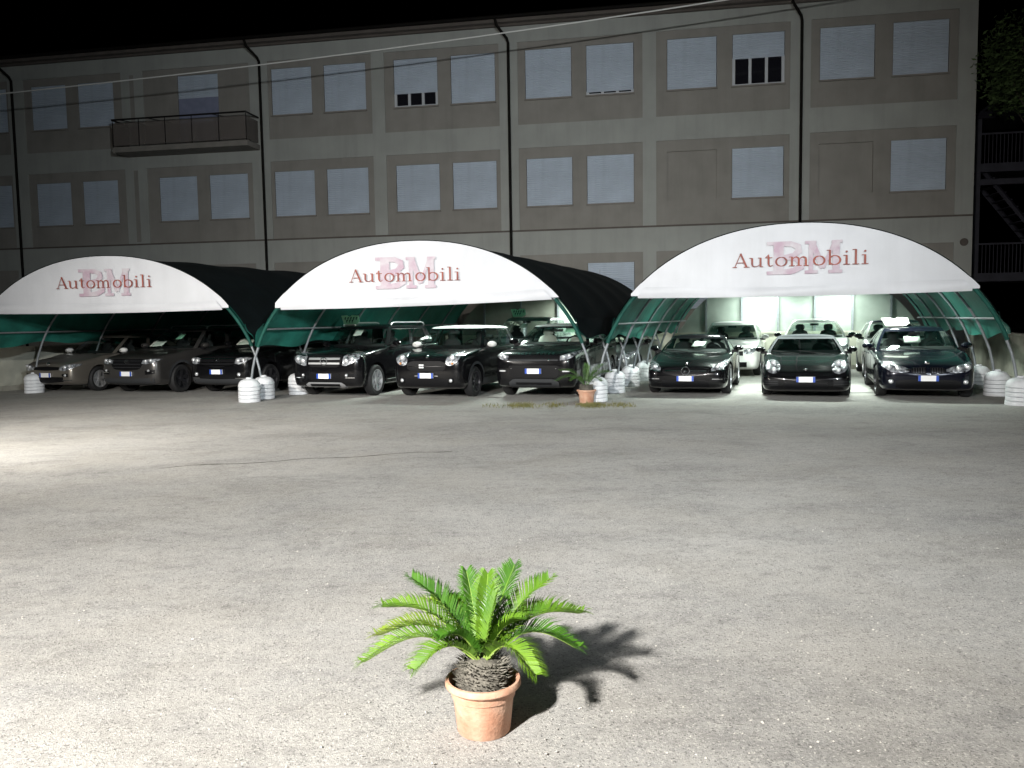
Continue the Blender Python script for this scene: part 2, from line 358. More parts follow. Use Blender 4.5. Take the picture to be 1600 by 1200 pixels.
# roller shutters
def shutter_mesh(w, h):
    n = max(3, int(h / .075)); rows = []
    for i in range(n):
        z0 = h * i / n; z1 = h * (i + 1) / n
        rows += [[(0, 0, z0), (w, 0, z0)], [(0, -.022, z0 + (z1 - z0) * .30), (w, -.022, z0 + (z1 - z0) * .35)], [(0, -.016, z0 + (z1 - z0) * .88), (w, -.016, z0 + (z1 - z0) * .85)]]
    rows.append([(0, 0, h), (w, 0, h)])
    return MB().grid(rows)
def window(a, b, z0, z1, drop=0.0, blind=False, door=False):
    wd_ = b - a; h = z1 - z0; D = .13
    e = MB(); e.quad((a, 0, z0), (b, 0, z0), (b, D, z0), (a, D, z0)); e.quad((a, 0, z1), (b, 0, z1), (b, D, z1), (a, D, z1)); e.quad((a, 0, z0), (a, D, z0), (a, D, z1), (a, 0, z1)); e.quad((b, 0, z0), (b, D, z0), (b, D, z1), (b, 0, z1))
    if blind:
        e.quad((a, .10, z0), (b, .10, z0), (b, .10, z1), (a, .10, z1)); fo = e.build('blind_window', MT['panel'], BW); fo['label'] = 'walled up window'; return
    fo = e.build('window', MT['panel'], BW)
    MB().box(a - .03, b + .03, -.07, .02, z0 - .06, z0 - .004).build('sill', MT['slab'], fo)
    dz = h * drop
    sh = shutter_mesh(wd_ - .03, h - dz).build('shutter', MT['shutter'], fo, loc=(a + .015, .045, z0 + dz))
    if drop > 0:
        MB().quad((a, .11, z0), (b, .11, z0), (b, .11, z0 + dz + .05), (a, .11, z0 + dz + .05)).build('pane', MT['winglass'], fo)
        for k in (0, 1, 2, 3):
            x = a + .05 + (wd_ - .1) * k / 3; MB().box(x - .05, x + .05, .05, .10, z0, z0 + dz + .04).build('frame_post', MT['frame'], fo)
        MB().box(a, b, .055, .098, z0, z0 + .06).build('frame_rail', MT['frame'], fo)
    if door:
        MB().box(a + .02, b - .02, .01, .04, z0, z0 + 1.68).build('shutter_shade_panel', mat('shutter_shade_blue', (0.21, 0.23, 0.33), .6, var=.1, scale=4), fo)  # added panel: balcony shade on the lower shutter, painted as dark blue
drops = {(-4.36): .28, (2.91): .06, (8.05): .52}
for c in rowU:
    if c[0] == -13.3: window(c[0], c[1], DOORZ, UZ[1], door=True)
    else: window(c[0], c[1], *UZ, drop=drops.get(c[0], 0))
for c in rowL: window(c[0], c[1], *LZ, blind=c[0] in (5.79, 10.98))
for c in rowG: window(c[0], c[1], *GZ)
# balcony
MB().box(-15.55, -9.86, -1.05, 0, 8.48, 8.68).build('balcony_slab', MT['slab'], BW)
ip = MB(); ip.box(-15.50, -9.92, -1.02, -1.0, 8.74, 9.60); bi = ip.build('balcony_infill', MT['infill'], BW)
for x in (-15.51, -9.92): MB().box(x - .01, x + .01, -1.0, 0, 8.74, 9.60).build('balcony_infill', MT['infill'], BW)
for k in range(6):
    x = -15.52 + k * (5.62 / 5); MB().box(x - .012, x + .012, -1.045, -1.022, 8.68, 9.72).build('railing_post', MT['iron'], BW)
rl = MB().tube([(-15.54, 0, 9.73), (-15.54, -1.05, 9.73), (-9.89, -1.05, 9.73), (-9.89, 0, 9.73)], .035); rl.build('hand_rail', MT['iron'], BW)
for x in (-15.2, -14.0, -11.3): MB().tube([(x, -1.04, 9.72), (x + .75, -.5, 9.60)], .02).build('line_bracket', MT['iron'], BW)
MB().lathe([(0, 0), (.13, 0), (.13, .06), (0, .06)], 20, 'y').build('vent_cover', MT['cornice'], BW, loc=(15.72, -.09, 4.1))

# overhead cable in front of the facade
cb = []
for i in range(25):
    t = i / 24; x = -24 + 46 * t; cb.append((x, 26.9 - .18 * x, 9.95 + 2.65 * t - .50 * math.sin(math.pi * t)))
tag(MB().tube(cb, .022, 6).build('overhead_cable', MT['cable'], smooth=True), 'pale overhead cable slung across the front of the building', 'cable')

# ------------------------------------------------------------------ boundary walls
def wall_run(name, a, b, h, label, t=.18, seg=2.0, capm=None):
    a = Vector((*a, 0)); b = Vector((*b, 0)); d = b - a; L_ = d.length; e = empty(name, a, math.atan2(d.y, d.x)); tag(e, label, 'wall')
    n = max(1, round(L_ / seg))
    for i in range(n):
        MB().box(L_ * i / n + .004, L_ * (i + 1) / n - .004, -t / 2, t / 2, .14, h).build('panel', MT['wall'], e)
    MB().box(0, L_, -t / 2 - .05, t / 2 + .05, 0, .14).build('plinth', MT['plinth'], e)
    MB().box(0, L_, -t / 2 - .03, t / 2 + .03, h, h + .05).build('coping', MT['wall'], e)
    return e
DX, DY = .332, .943
A3 = Vector((1.74, 16.82, 0)); B3 = Vector((9.27, 14.89, 0)); A2 = Vector((-5.76, 17.9, 0)); B2 = Vector((1.72, 17.12, 0)); A1 = Vector((-13.1, 19.6, 0)); B1 = Vector((-5.65, 18.61, 0))
DV = Vector((DX, DY, 0)); CL = 9.3
# right, left and rear walls of the yard
wall_run('boundary_wall', (9.55, 12.5), (14.6, 26.2), 1.13, 'low white panelled wall running back along the right side of the right canopy')
wall_run('boundary_wall', (-15.4, 17.6), (-11.6, 28.6), 1.13, 'low pale wall behind the left side of the left canopy')
BK = A3 + DV * 10.7; BK2 = B3 + DV * 10.7
wall_run('boundary_wall', (BK.x - .2, BK.y + .05), (BK2.x + .3, BK2.y - .08), 1.15, 'low white wall at the back of the right canopy under the milky sheets')
BM_ = A2 + DV * 10.9; BM2 = B2 + DV * 10.9
wall_run('boundary_wall', (BM_.x - .1, BM_.y), (BM2.x + .55, BM2.y - .1), 1.15, 'low pale wall at the back of the middle canopy')
# ------------------------------------------------------------------ lettering: strokes with thick and thin
def strokes_to_mb(strokes, sx, sy, x0, y0, dep, mb, plane):
    k = 0
    for pts in strokes:
        k += 1; off = dep + k * .0004
        L_ = []; R_ = []
        P_ = [Vector((p[0] * sx + x0, p[1] * sy + y0)) for p in pts]
        for i, p in enumerate(P_):
            t = P_[min(i + 1, len(P_) - 1)] - P_[max(i - 1, 0)]; t = t.normalized() if t.length else Vector((1, 0)); n = Vector((-t.y, t.x)); w_ = pts[i][2] * sy / 2
            L_.append(plane(p + n * w_, off)); R_.append(plane(p - n * w_, off))
        mb.grid([L_, R_])
def arc(cx, cy, rx, ry, a0, a1, w0, w1, n=14):
    out = []
    for i in range(n + 1):
        a = rad(a0 + (a1 - a0) * i / n); th = abs(math.cos(a)); out.append((cx + rx * math.cos(a), cy + ry * math.sin(a), w0 + (w1 - w0) * th))
    return out
K, T = .135, .05   # thick, thin
def ln(x0, y0, x1, y1, w): return [(x0, y0, w), (x1, y1, w)]
def serif(x, y, w=.30): return ln(x - w / 2, y, x + w / 2, y, .05)
GL = {
 'A': (.86, [ln(.10, .02, .41, .98, T), ln(.40, 1.0, .73, .02, K), ln(.22, .34, .60, .34, T), serif(.10, .025, .24), serif(.73, .025, .30)]),
 'u': (.80, [[(.16, .64, K), (.16, .22, K), (.20, .09, .11), (.30, .035, .06), (.42, .06, T), (.56, .17, T)], ln(.60, .66, .60, .02, K), serif(.09, .645, .16), serif(.54, .645, .15), serif(.66, .025, .16)]),
 't': (.52, [[(.22, .88, .04), (.22, .66, K), (.22, .2, K), (.26, .07, .1), (.34, .035, .06), (.44, .12, T)], ln(.04, .64, .42, .64, .05), ln(.05, .64, .22, .86, .04)]),
 'o': (.74, [arc(.36, .335, .27, .31, 0, 360, T, K, 32)]),
 'm': (1.20, [ln(.17, .66, .17, .02, K), [(.20, .46, T), (.28, .60, .06), (.38, .64, .09), (.50, .56, K), (.52, .42, K), (.52, .02, K)], [(.55, .46, T), (.64, .60, .06), (.75, .64, .09), (.87, .56, K), (.89, .42, K), (.89, .02, K)], serif(.09, .645, .17), serif(.17, .025), serif(.53, .025, .28), serif(.90, .025, .28)]),
 'b': (.80, [ln(.16, 1.05, .16, .02, K), arc(.40, .335, .28, .31, -150, 150, T, K, 24), serif(.08, 1.03, .16)]),
 'i': (.46, [ln(.20, .66, .20, .02, K), serif(.12, .645, .18), serif(.20, .025, .34), arc(.20, .90, .035, .035, 0, 360, .07, .07, 10)]),
 'l': (.46, [ln(.20, 1.05, .20, .02, K), serif(.12, 1.03, .18), serif(.20, .025, .34)]),
}
def word_mesh(word, x0, y0, width, cap, plane, dep):
    tot = sum(GL[c][0] for c in word); s = width / tot; mb = MB(); x = x0
    for c in word:
        adv, st = GL[c]; strokes_to_mb(st, s, cap, x, y0, dep, mb, plane); x += adv * s
    return mb
def logo_mesh(x0, y0, w, h, plane, dep):
    mb = MB(); s = w
    B = [ln(.16, 0.02, .16, .98, .30), ln(0, .95, .34, .95, .11), ln(0, .05, .34, .05, .11), [(.2, .93, .14), (.34, .91, .16), (.42, .83, .2), (.43, .70, .22), (.36, .57, .16), (.22, .52, .12)], [(.2, .52, .12), (.38, .48, .16), (.46, .36, .22), (.46, .22, .22), (.36, .10, .18), (.2, .07, .14)]]
    Mm = [ln(.59, .02, .59, .98, .13), ln(.92, .02, .92, .98, .20), ln(.60, .96, .75, .16, .17), ln(.75, .16, .90, .96, .10), ln(.51, .95, .66, .95, .09), ln(.86, .95, 1.0, .95, .09), ln(.51, .05, .68, .05, .10), ln(.82, .05, 1.0, .05, .10)]
    strokes_to_mb(B + Mm, w, h, x0, y0, dep, mb, plane); return mb

# ------------------------------------------------------------------ canopies
HA = 3.4
def arch(s, n=2.12):   # s 0..1 round the arch -> (fraction across, height)
    a = math.pi * (1 - s); c, q = math.cos(a), math.sin(a)
    return .5 + .5 * math.copysign(abs(c) ** (2 / n), c), HA * max(0, q) ** (2 / n)
def canopy(A, B, label, text, logo, back=True, ht=HA, length=10.55, zlow=2.06, tilt=0.0):
    d = (B - A); W = d.length; dn = d / W
    e = empty('canopy', A); tag(e, label, 'canopy', 'barrel canopies over the parked cars')
    def P3(s, v, off=0.0):
        f, z = arch(s); f2 = .5 + (f - .5) * (1 + off / (W / 2)); return d * f2 + DV * v + Vector((0, 0, z * ht / HA + (off if z > 1 else 0)))
    S = [.5 - .5 * math.cos(math.pi * i / 48) for i in range(49)]
    S = [i / 48 for i in range(49)]
    def s_at(z, right=False):
        lo, hi = 0, .5
        for _ in range(30):
            m_ = (lo + hi) / 2
            if arch(m_)[1] * ht / HA < z: lo = m_
            else: hi = m_
        return 1 - lo if right else lo
    sl, sr = s_at(1.62), s_at(1.62, True)
    ss = [sl + (sr - sl) * i / 44 for i in range(45)]
    vv = [length * j / 30 for j in range(31)]
    def sag(v): return -.035 * abs(math.sin(math.pi * v / (length / 5)))
    MB().grid([[P3(s, v, .035 + sag(v)) for s in ss] for v in vv]).build('roof_cover', MT['tarp'], e, True)
    MB().grid([[P3(s, v, .018 + sag(v)) for s in ss] for v in vv[:]]).build('lining', MT['lining'], e, True)
    # loose lower flaps
    rnd = random.Random(int(A.x * 10))
    for right in (False, True):
        inn = []; out = []; ph = rnd.random() * 6
        for j in range(61):
            v = length * j / 60; rI = []; rO = []
            for k in range(9):
                t = k / 8; zt = 1.66 - t * (.46 + .06 * math.sin(v * 1.1 + ph)); s = s_at(zt, right)
                w_ = .075 * math.sin(t * math.pi * .9) * math.sin(v * 2.3 + ph + 2 * t) + .05 * math.sin(t * 5 + v * 3.7 + ph) * t
                rI.append(P3(s, v, .02 + w_ * .6 + .03)); rO.append(P3(s, v, .035 + w_ * .6 + .03))
            inn.append(rI); out.append(rO)
        MB().grid(inn).build('side_flap', MT['lining'], e, True); MB().grid(out).build('flap_backing', MT['tarp'], e, True)
    for k in range(6):
        v = CL * k / 5; MB().tube([P3(s, v, -.03) for s in S], .027, 8).build('arch_rib', MT['steel'], e, True)
    for ra in (False, True):   # tarp edge wrapped round the front rib
        a_, b_ = s_at(1.22, ra), s_at(zlow + .05, ra)
        MB().tube([P3(a_ + (b_ - a_) * i / 10, -.005, -.022) for i in range(11)], .040, 8).build('edge_sleeve', MT['sleeve'], e, True)
    for s in (sl, sr, .28, .5, .72):
        MB().tube([P3(s, 0, -.035), P3(s, length, -.035)], .022, 6).build('purlin', MT['steel'], e, True)
    # front banner closing the arch above head height
    s0, s1 = s_at(zlow), s_at(zlow, True); top = [P3(s0 + (s1 - s0) * i / 60, 0, .045) for i in range(61)]
    fn = Vector((dn.y, -dn.x, 0)).normalized()
    if fn.y > 0: fn = -fn
    rows = []
    for j in range(13):
        t = j / 12; r_ = []
        for i, p in enumerate(top):
            u = i / 60; zb_ = zlow - .03 * math.sin(math.pi * u) + tilt * (u - .5); z = p.z + (zb_ - p.z) * t
            bul = .05 * math.sin(math.pi * t) * math.sin(math.pi * u) * .4
            low = max(0, 1 - (z - zlow) / .28); bul += .05 * low * (0.6 + .4 * math.sin(u * 9 + A.x))
            q = Vector((p.x, p.y, z)) + fn * (.055 + bul); r_.append(q)
        rows.append(r_)
    bn = MB().grid(rows).build('front_banner', MT['banner'], e, True)
    hr = []
    for j in range(6):
        t = j / 5; r_ = []
        for i in range(61):
            u = .012 + .976 * i / 60; zz = zlow - .045 + .20 * (1 - t) - .03 * math.sin(math.pi * u) + tilt * (u - .5) + .018 * math.sin(u * 7 + A.x) * (1 - t); f0 = arch(s0)[0]; sq_ = arch(s_at(min(max(zz, zlow), ht - .01)))[0] + .004
            q = d * (sq_ + (1 - 2 * sq_) * u) + Vector((0, 0, zz)) + fn * (.118 + .03 * math.sin(math.pi * t * .8 + .3) + .012 * math.sin(u * 13 + 3 * t)); r_.append(q)
        hr.append(r_)
    MB().grid(hr).build('banner_hem', MT['banner'], bn, True)
    MB().tube([p + fn * .05 for p in top], .011, 6).build('banner_edge', MT['tarp'], e, True)
    def plane(p, off): return dn * p.x + Vector((0, 0, p.y)) + fn * (.108 + off)
    lx, lz, lw, lh = logo; logo_mesh(lx, lz, lw, lh, plane, 0).build('logo', MT['pink'], bn)
    tx, tz, tw, th = text; word_mesh('Automobili', tx, tz, tw, th, plane, .008).build('lettering', MT['red'], bn)
    return e
canopy(A1, B1, 'dark barrel canopy with white lettered front at the far left', (2.60, 2.585, 2.40, .27), (3.16, 2.40, 1.28, .62), ht=3.28, zlow=2.08)
canopy(A2, B2, 'dark barrel canopy with white lettered front in the middle of the row', (2.36, 2.55, 2.42, .27), (2.93, 2.40, 1.30, .66), ht=3.36, zlow=2.10, tilt=.12)
canopy(A3, B3, 'dark barrel canopy with white lettered front at the right of the row', (2.70, 2.64, 2.48, .27), (3.33, 2.49, 1.36, .62), ht=3.42, zlow=2.14)

# ------------------------------------------------------------------ sheets closing the back of the middle and right canopies
def rear_screen(A, B, v, label, n, skew=None, m='sheet', zbase=1.2):
    d = B - A; W = d.length; e = empty('rear_screen', A + DV * v, math.atan2(d.y, d.x)); tag(e, label, 'screen')
    for i in range(n):
        a, b = i / n, (i + 1) / n; pts = []
        for k in range(7):
            f = a + (b - a) * k / 6; c = abs(f - .5) * 2; z = .93 * HA * (max(0, 1 - c ** 2.12)) ** (1 / 2.12); pts.append((f * W, max(zbase + .02, z - .02)))
        mb = MB(); g_ = .012
        rows = [[(x + (g_ if k == 0 else -g_ if k == 6 else 0), .02 * (i % 2), zbase) for k, (x, z) in enumerate(pts)], [(x + (g_ if k == 0 else -g_ if k == 6 else 0), .02 * (i % 2), z) for k, (x, z) in enumerate(pts)]]
        rows2 = [[(x, y + .012, z) for x, y, z in r] for r in rows]
        mb.grid([rows[0], rows[1], rows2[1], rows2[0], rows[0]]); mb.build('sheet_panel', MT[m if not isinstance(m, (list, tuple)) else m[i]], e)
        if i: MB().box(a * W - .03, a * W + .03, -.07, -.012, .0, pts[0][1]).build('screen_post', MT['steel'], e)
    return e
rear_screen(A3 + Vector((0, .15, 0)), B3 + Vector((0, .15, 0)), 10.72, 'milky sheet screen closing the back of the right canopy', 7, m=['sheet'] * 7)
rear_screen(A2 + Vector((0, .15, 0)), B2 + Vector((0.0, .15, 0)), 10.9, 'grey screen closing the back of the middle canopy', 6, m=['stucco', 'stucco', 'stucco', 'sheet', 'sheet', 'sheet'])
fe = empty('slat_fence', A1 + DV * 10.8, math.atan2((B1 - A1).y, (B1 - A1).x)); tag(fe, 'dark upright slat fence at the back of the left canopy', 'fence')
for k in range(46):
    if k * .16 > 7.3: break
    MB().box(k * .16, k * .16 + .12, 0, .025, .05, 2.25 + .02 * math.sin(k * 2.3)).build('slat', MT['slat'], fe)
for zz in (.5, 1.7): MB().box(0, 7.36, .03, .07, zz, zz + .08).build('rail', MT['slat'], fe)

# ------------------------------------------------------------------ tube lights
def tube_light(loc, rz, power, label, color=(.88, 1, .91), spread=165):
    t = empty('tube_light', loc, rz); tag(t, label, 'tube light', 'fluorescent tubes under the canopies')
    MB().box(-.65, .65, -.07, .07, 0, .06).build('housing', MT['lampbody'], t)
    MB().tube([(-.6, 0, -.03), (.6, 0, -.03)], .018, 10).build('tube', mat('lit_tube', (1, 1, 1), emit=(.9, 1, .93, 25)), t)
    for sx in (-.35, .35): MB().tube([(sx, 0, .05), (sx, 0, max(.1, 3.3 - loc[2]))], .008, 6).build('hanger', MT['steel'], t)
    ld = bpy.data.lights.new('tube_lamp', 'AREA'); ld.shape = 'RECTANGLE'; ld.size = 1.2; ld.size_y = .08; ld.energy = power; ld.color = color; ld.spread = rad(spread)
    lo = bpy.data.objects.new('lamp', ld); COL.objects.link(lo); lo.parent = t; lo.location = (0, 0, -.06)
    return t
def at(A, B, f, v, z): p = A + (B - A) * f + DV * v; return (p.x, p.y, z)
RZC = math.atan2((B3 - A3).y, (B3 - A3).x)
tube_light(at(A3, B3, .37, 10.2, 2.58), RZC, 95, 'lit fluorescent tube above the white estate car at the back of the right canopy')
tube_light(at(A3, B3, .66, 10.2, 2.58), RZC, 95, 'lit fluorescent tube right of centre at the back of the right canopy')
tube_light(at(A2, B2, .66, 10.3, 2.58), RZC, 190, 'lit fluorescent tube above the silver people carrier in the middle canopy')

tube_light(at(A3, B3, .34, 3.4, 2.98), RZC, 250, 'lit fluorescent tube between the black roadster and the black sports car', spread=150)
tube_light(at(A3, B3, .68, 3.4, 2.98), RZC, 250, 'lit fluorescent tube between the black sports car and the black saloon', spread=150)
tube_light(at(A2, B2, .50, 3.4, 2.98), RZC, 260, 'lit fluorescent tube over the white roofed car in the middle canopy', spread=150)

# ------------------------------------------------------------------ ballast weights at the canopy feet
def ballast_meshes():
    r = .235; rings = []
    for k in range(4): rings.append(MB().lathe([(.03, 0), (r - .012, 0), (r, .008), (r, .070), (r - .012, .079), (.03, .079)], 28).mesh('ring', MT['ballast'], 40))
    dome = MB().lathe([(.03, 0), (r - .008, 0), (r, .01), (r * .985, .05), (r * .90, .10), (r * .72, .145), (r * .45, .17), (r * .28, .178), (r * .26, .205), (.04, .21), (.0, .21)], 28).mesh('dome', MT['ballast'], 40)
    return rings[0], dome
RINGM, DOMEM = ballast_meshes()
def ballast(p, label, s=1.0):
    e = empty('ballast_weight', (p[0], p[1], 0)); tag(e, label, 'weight', 'white ballast weights on the canopy feet'); e.scale = (s, s, s); e.rotation_euler = (0, 0, random.random() * 6)
    for k in range(4):
        o = link('ring', RINGM, e, (random.uniform(-.006, .006), random.uniform(-.006, .006), .083 * k))
    link('dome', DOMEM, e, (0, 0, .332))
SP = CL / 5
ordn = ['frontmost', 'second', 'third', 'fourth', 'fifth']
for k in range(3):
    p = A2 + DV * SP * k; ballast(p, f'white ringed ballast weight, {ordn[k]} on the left foot line of the middle canopy')
    p = B1 + DV * SP * k; ballast(p, f'white ringed ballast weight, {ordn[k]} on the right foot line of the left canopy')
for k in range(5):
    p = A3 + DV * SP * k + Vector((0, .15 if k else 0.02, 0)); ballast(p, f'white ringed ballast weight, {ordn[k]} in the line between middle and right canopies')
for k in range(4):
    p = B3 + DV * SP * k; ballast(p, f'white ringed ballast weight, {ordn[k]} on the right foot line of the right canopy')
for k in range(1, 3):
    p = A1 + DV * SP * k; ballast(p, f'white ringed ballast weight, {"nearer" if k == 1 else "farther"} one left of the brown hatchback')

# ------------------------------------------------------------------ cars
def pchip(xk, yk, xq):
    xk = np.array(xk, float); yk = np.array(yk, float); h = np.diff(xk); dl = np.diff(yk) / h; m = np.zeros_like(xk)
    for i in range(1, len(xk) - 1):
        if dl[i - 1] * dl[i] > 0:
            w1 = 2 * h[i] + h[i - 1]; w2 = h[i] + 2 * h[i - 1]; m[i] = (w1 + w2) / (w1 / dl[i - 1] + w2 / dl[i])
    m[0] = dl[0]; m[-1] = dl[-1]; xq = np.clip(np.array(xq, float), xk[0], xk[-1])
    i = np.clip(np.searchsorted(xk, xq) - 1, 0, len(xk) - 2); t = (xq - xk[i]) / h[i]
    return (2 * t**3 - 3 * t**2 + 1) * yk[i] + (t**3 - 2 * t**2 + t) * h[i] * m[i] + (-2 * t**3 + 3 * t**2) * yk[i + 1] + (t**3 - t**2) * h[i] * m[i + 1]

_paint = {}
def paint(name, col, metal=.2, rough=.2):
    if name not in _paint: _paint[name] = mat('paint_' + name, col, rough, metal=metal, coat=.65, spec=.2)
    return _paint[name]
WHEELS = {}
def wheel_meshes(r, w, nsp, rimm):
    key = (round(r, 3), nsp, rimm)
    if key in WHEELS: return WHEELS[key]
    rr = r * .70
    ty = MB().lathe([(rr, -w / 2 + .01), (r * .90, -w / 2), (r * .975, -w / 2 + .025), (r, -w / 2 + .05), (r, w / 2 - .05), (r * .975, w / 2 - .025), (r * .90, w / 2), (rr, w / 2 - .01)], 36, 'x')
    me = ty.mesh('tyre', MT['tyre'], 40)
    m = MB(); xo = w / 2 - .02
    m.lathe([(rr, xo + .012), (rr * .93, xo + .012), (rr * .90, xo - .03), (rr * .88, xo - .12), (0, xo - .12)], 36, 'x')
    m.lathe([(0, xo + .0), (.065, xo - .002), (.07, xo - .03)], 16, 'x')
    for k in range(nsp):
        a = 2 * math.pi * k / nsp
        for da in ((-.11, .11) if nsp <= 6 else (0,)):
            c0 = a + da * .6; c1 = a + da * 1.5; hw_ = .022 if nsp <= 6 else .02
            p = []
            for (rad_, ang, x_) in ((.05, c0, xo - .01), (rr * .95, c1, xo + .004)):
                u = Vector((0, math.cos(ang), math.sin(ang))); t = Vector((0, -math.sin(ang), math.cos(ang)))
                p.append((u * rad_ - t * hw_ + Vector((x_, 0, 0)), u * rad_ + t * hw_ + Vector((x_, 0, 0)), u * rad_ + t * hw_ * .8 + Vector((x_ - .04, 0, 0)), u * rad_ - t * hw_ * .8 + Vector((x_ - .04, 0, 0))))
            m.grid(p, True)
    mr_ = m.mesh('rim', MT[rimm], 35)
    WHEELS[key] = (me, mr_); return WHEELS[key]

def car(label, pos, rz, sp, cat='car'):
    g = dict(L=4.4, W=1.80, H=1.47, wb=2.65, fo=.85, zb=.19, zn=.74, zc=.95, beltr=1.02, cowl=.42, rf=1.15, rr=3.0, rg=3.45, r=.325, hwb=.93, hwr=.72, edge=0.0,
             deck=None, paint=paint('black', (.006, .006, .007)), roof=None, rim='rim', nsp=5, clad=None, face='plain', sq=0.0, glass=GLASS, rails=False, trim=False, seat='interior', narrow=.78, mirror=None, noseh=.0, wipe=True)
    g.update(sp); SPEC[len(SPEC)] = g; W2 = g['W'] / 2; L, fo, zb, zn, zc = g['L'], g['fo'], g['zb'], g['zn'], g['zc']; yr = L - fo; bp = g['paint']
    e = empty('car', (pos[0], pos[1], 0), rz); tag(e, label, cat, 'cars parked under the canopies')
    # --- lower body loft
    cw = g['cowl']; rg = g['rg']; deck = g['deck'] if g['deck'] else g['beltr'] - .06
    K_ = [-fo, -fo + .05, -fo + .16, -fo + .36, 0, cw - .05, cw + .4, (cw + rg) / 2, rg, yr - .30, yr - .08, yr]
    nr = g['narrow']
    HWk = [nr, nr + .08, nr + .135 + .02 * g['sq'], .955, .985, 1, 1, 1, .985, .955, .90, .82]
    ZBk = [zb + .10, zb + .05, zb + .02, zb, zb, zb, zb, zb, zb, zb + .02, zb + .08, zb + .16]
    ZTk = [zn - .13, zn - .055, zn, zn + (zc - zn) * .28, zn + (zc - zn) * .62, zc - .02, zc + .005, (zc + g['beltr']) / 2, g['beltr'] - .01, deck - .01, deck - .06, deck - .14]
    ZSk = [zn - .20, zn - .12, zn - .075, zn + (zc - zn) * .22 - .06, zn + (zc - zn) * .60 - .05, zc - .055, zc - .03, (zc + g['beltr']) / 2 - .03, g['beltr'] - .04, deck - .06, deck - .11, deck - .20]
    EDk = [0, .3, .8, 1.0, 1.0, .4, 0, 0, 0, 0, 0, 0]
    yq = np.unique(np.concatenate([np.linspace(-fo, -fo + .4, 14), np.linspace(-fo + .4, yr - .35, 46), np.linspace(yr - .35, yr, 8)]))
    HW = pchip(K_, HWk, yq) * W2; ZB = pchip(K_, ZBk, yq); ZT = pchip(K_, ZTk, yq); ZS = pchip(K_, ZSk, yq); ED = pchip(K_, EDk, yq) * g['edge']
    tq = np.linspace(0, 9, 34); ring = []
    for y, hw, a, t_, s_, ed in zip(yq, HW, ZB, ZT, ZS, ED):
        px_ = [0, .55 * hw, .90 * hw, .972 * hw, 1.0 * hw, .995 * hw, .962 * hw, .86 * hw, .5 * hw, 0]
        pz_ = [a, a, a + .015, a + .16 * (s_ - a), a + .48 * (s_ - a), a + .76 * (s_ - a), s_ + ed * .6, (s_ + t_) / 2 + .012 + ed, t_ - .012 + ed * .15, t_]
        X = np.interp(tq, range(10), px_) * .35 + pchip(range(10), px_, tq) * .65; Zz = pchip(range(10), pz_, tq)
        half = list(zip(X, Zz)); full = [(x, y, z) for x, z in half] + [(-x, y, z) for x, z in half[-2:0:-1]]
        ring.append(full)
    def shrink(rg_, k, y):
        cz = sum(p[2] for p in rg_) / len(rg_); return [(p[0] * k, y, cz + (p[2] - cz) * k) for p in rg_]
    caps0 = [shrink(ring[0], k, -fo - d) for k, d in ((.03, .030), (.5, .026), (.82, .014))]; caps1 = [shrink(ring[-1], k, yr + d) for k, d in ((.8, .015), (.4, .03), (.03, .035))]
    allr = caps0 + ring + caps1; mb = MB(); mb.grid(allr, True); n_ = len(allr[0]); mb.f.append(tuple(range(n_))); mb.f.append(tuple(range(len(mb.v) - n_, len(mb.v))))
    me = mb.mesh('body', bp, 45)
    bvh = BVHTree.FromPolygons([v.co.copy() for v in me.vertices], [tuple(p.vertices) for p in me.polygons])
    body = link('body', me, e)
    r = g['r']; wb = g['wb']
    cut = MB()
    for yw in (0, wb):
        for s in (-1, 1): cut.lathe([(0, s * W2 * .60), (r + .055, s * W2 * .60), (r + .055, s * (W2 + .3)), (0, s * (W2 + .3))], 28, 'x', (0, yw, r + .0))
    co_ = cut.build('cutter', MT['blackpl'], e); bpy.context.view_layer.update()
    bmod = body.modifiers.new('b', 'BOOLEAN'); bmod.operation = 'DIFFERENCE'; bmod.object = co_; bmod.solver = 'EXACT'
    dg = bpy.context.evaluated_depsgraph_get(); nm = bpy.data.meshes.new_from_object(body.evaluated_get(dg)); body.modifiers.clear()
    if len(nm.polygons) > 200: body.data = nm
    bpy.data.objects.remove(co_)
    try: body.data.set_sharp_from_angle(angle=rad(45))
    except Exception: pass
    # --- cabin: rings of columns, some cells glass, the others painted
    zcf, zcr = zc - .035, g['beltr'] - .03; H = g['H']
    rows = []; NF, NS = 8, 14
    ts = [0, .05, .24, .43, .62, .79, .90, .955, 1.0]
    def ringpts(t):
        tt = t; yf = cw + (g['rf'] - cw) * (tt ** 1.06); yb = rg + (g['rr'] - rg) * (tt ** 1.25); hw = W2 * (g['hwb'] + (g['hwr'] - g['hwb']) * (tt ** 1.35)); bf = .20 * (1 - .45 * tt); br = .14
        zf = zcf + (H - .075 - zcf) * tt; zr = zcr + (H - .10 - zcr) * tt
        out = []
        def zy(y): return zf + (zr - zf) * (y - yf) / (yb - yf)
        for k in range(NF + 1):
            u = -1 + 2 * k / NF; y = yf + bf * u * u; out.append((u * hw * .90, y, zy(y)))
        y0 = yf + bf + .09; y1 = yb - br - .14
        for k in range(NS + 1):
            q = k / NS; y = y0 + (y1 - y0) * q; out.append((hw * (.965 + .035 * math.sin(math.pi * min(1, q * 1.1))), y, zy(y)))
        for k in range(NF + 1):
            u = 1 - 2 * k / NF; y = yb - br * u * u; out.append((u * hw * .86, y, zy(y)))
        for k in range(NS + 1):
            q = 1 - k / NS; y = y0 + (y1 - y0) * q; out.append((-hw * (.965 + .035 * math.sin(math.pi * min(1, q * 1.1))), y, zy(y)))
        return out
    R_ = [ringpts(t) for t in ts]; nR = len(R_[0]); top = R_[-1]
    cy = (g['rf'] + g['rr']) / 2; roofr = []
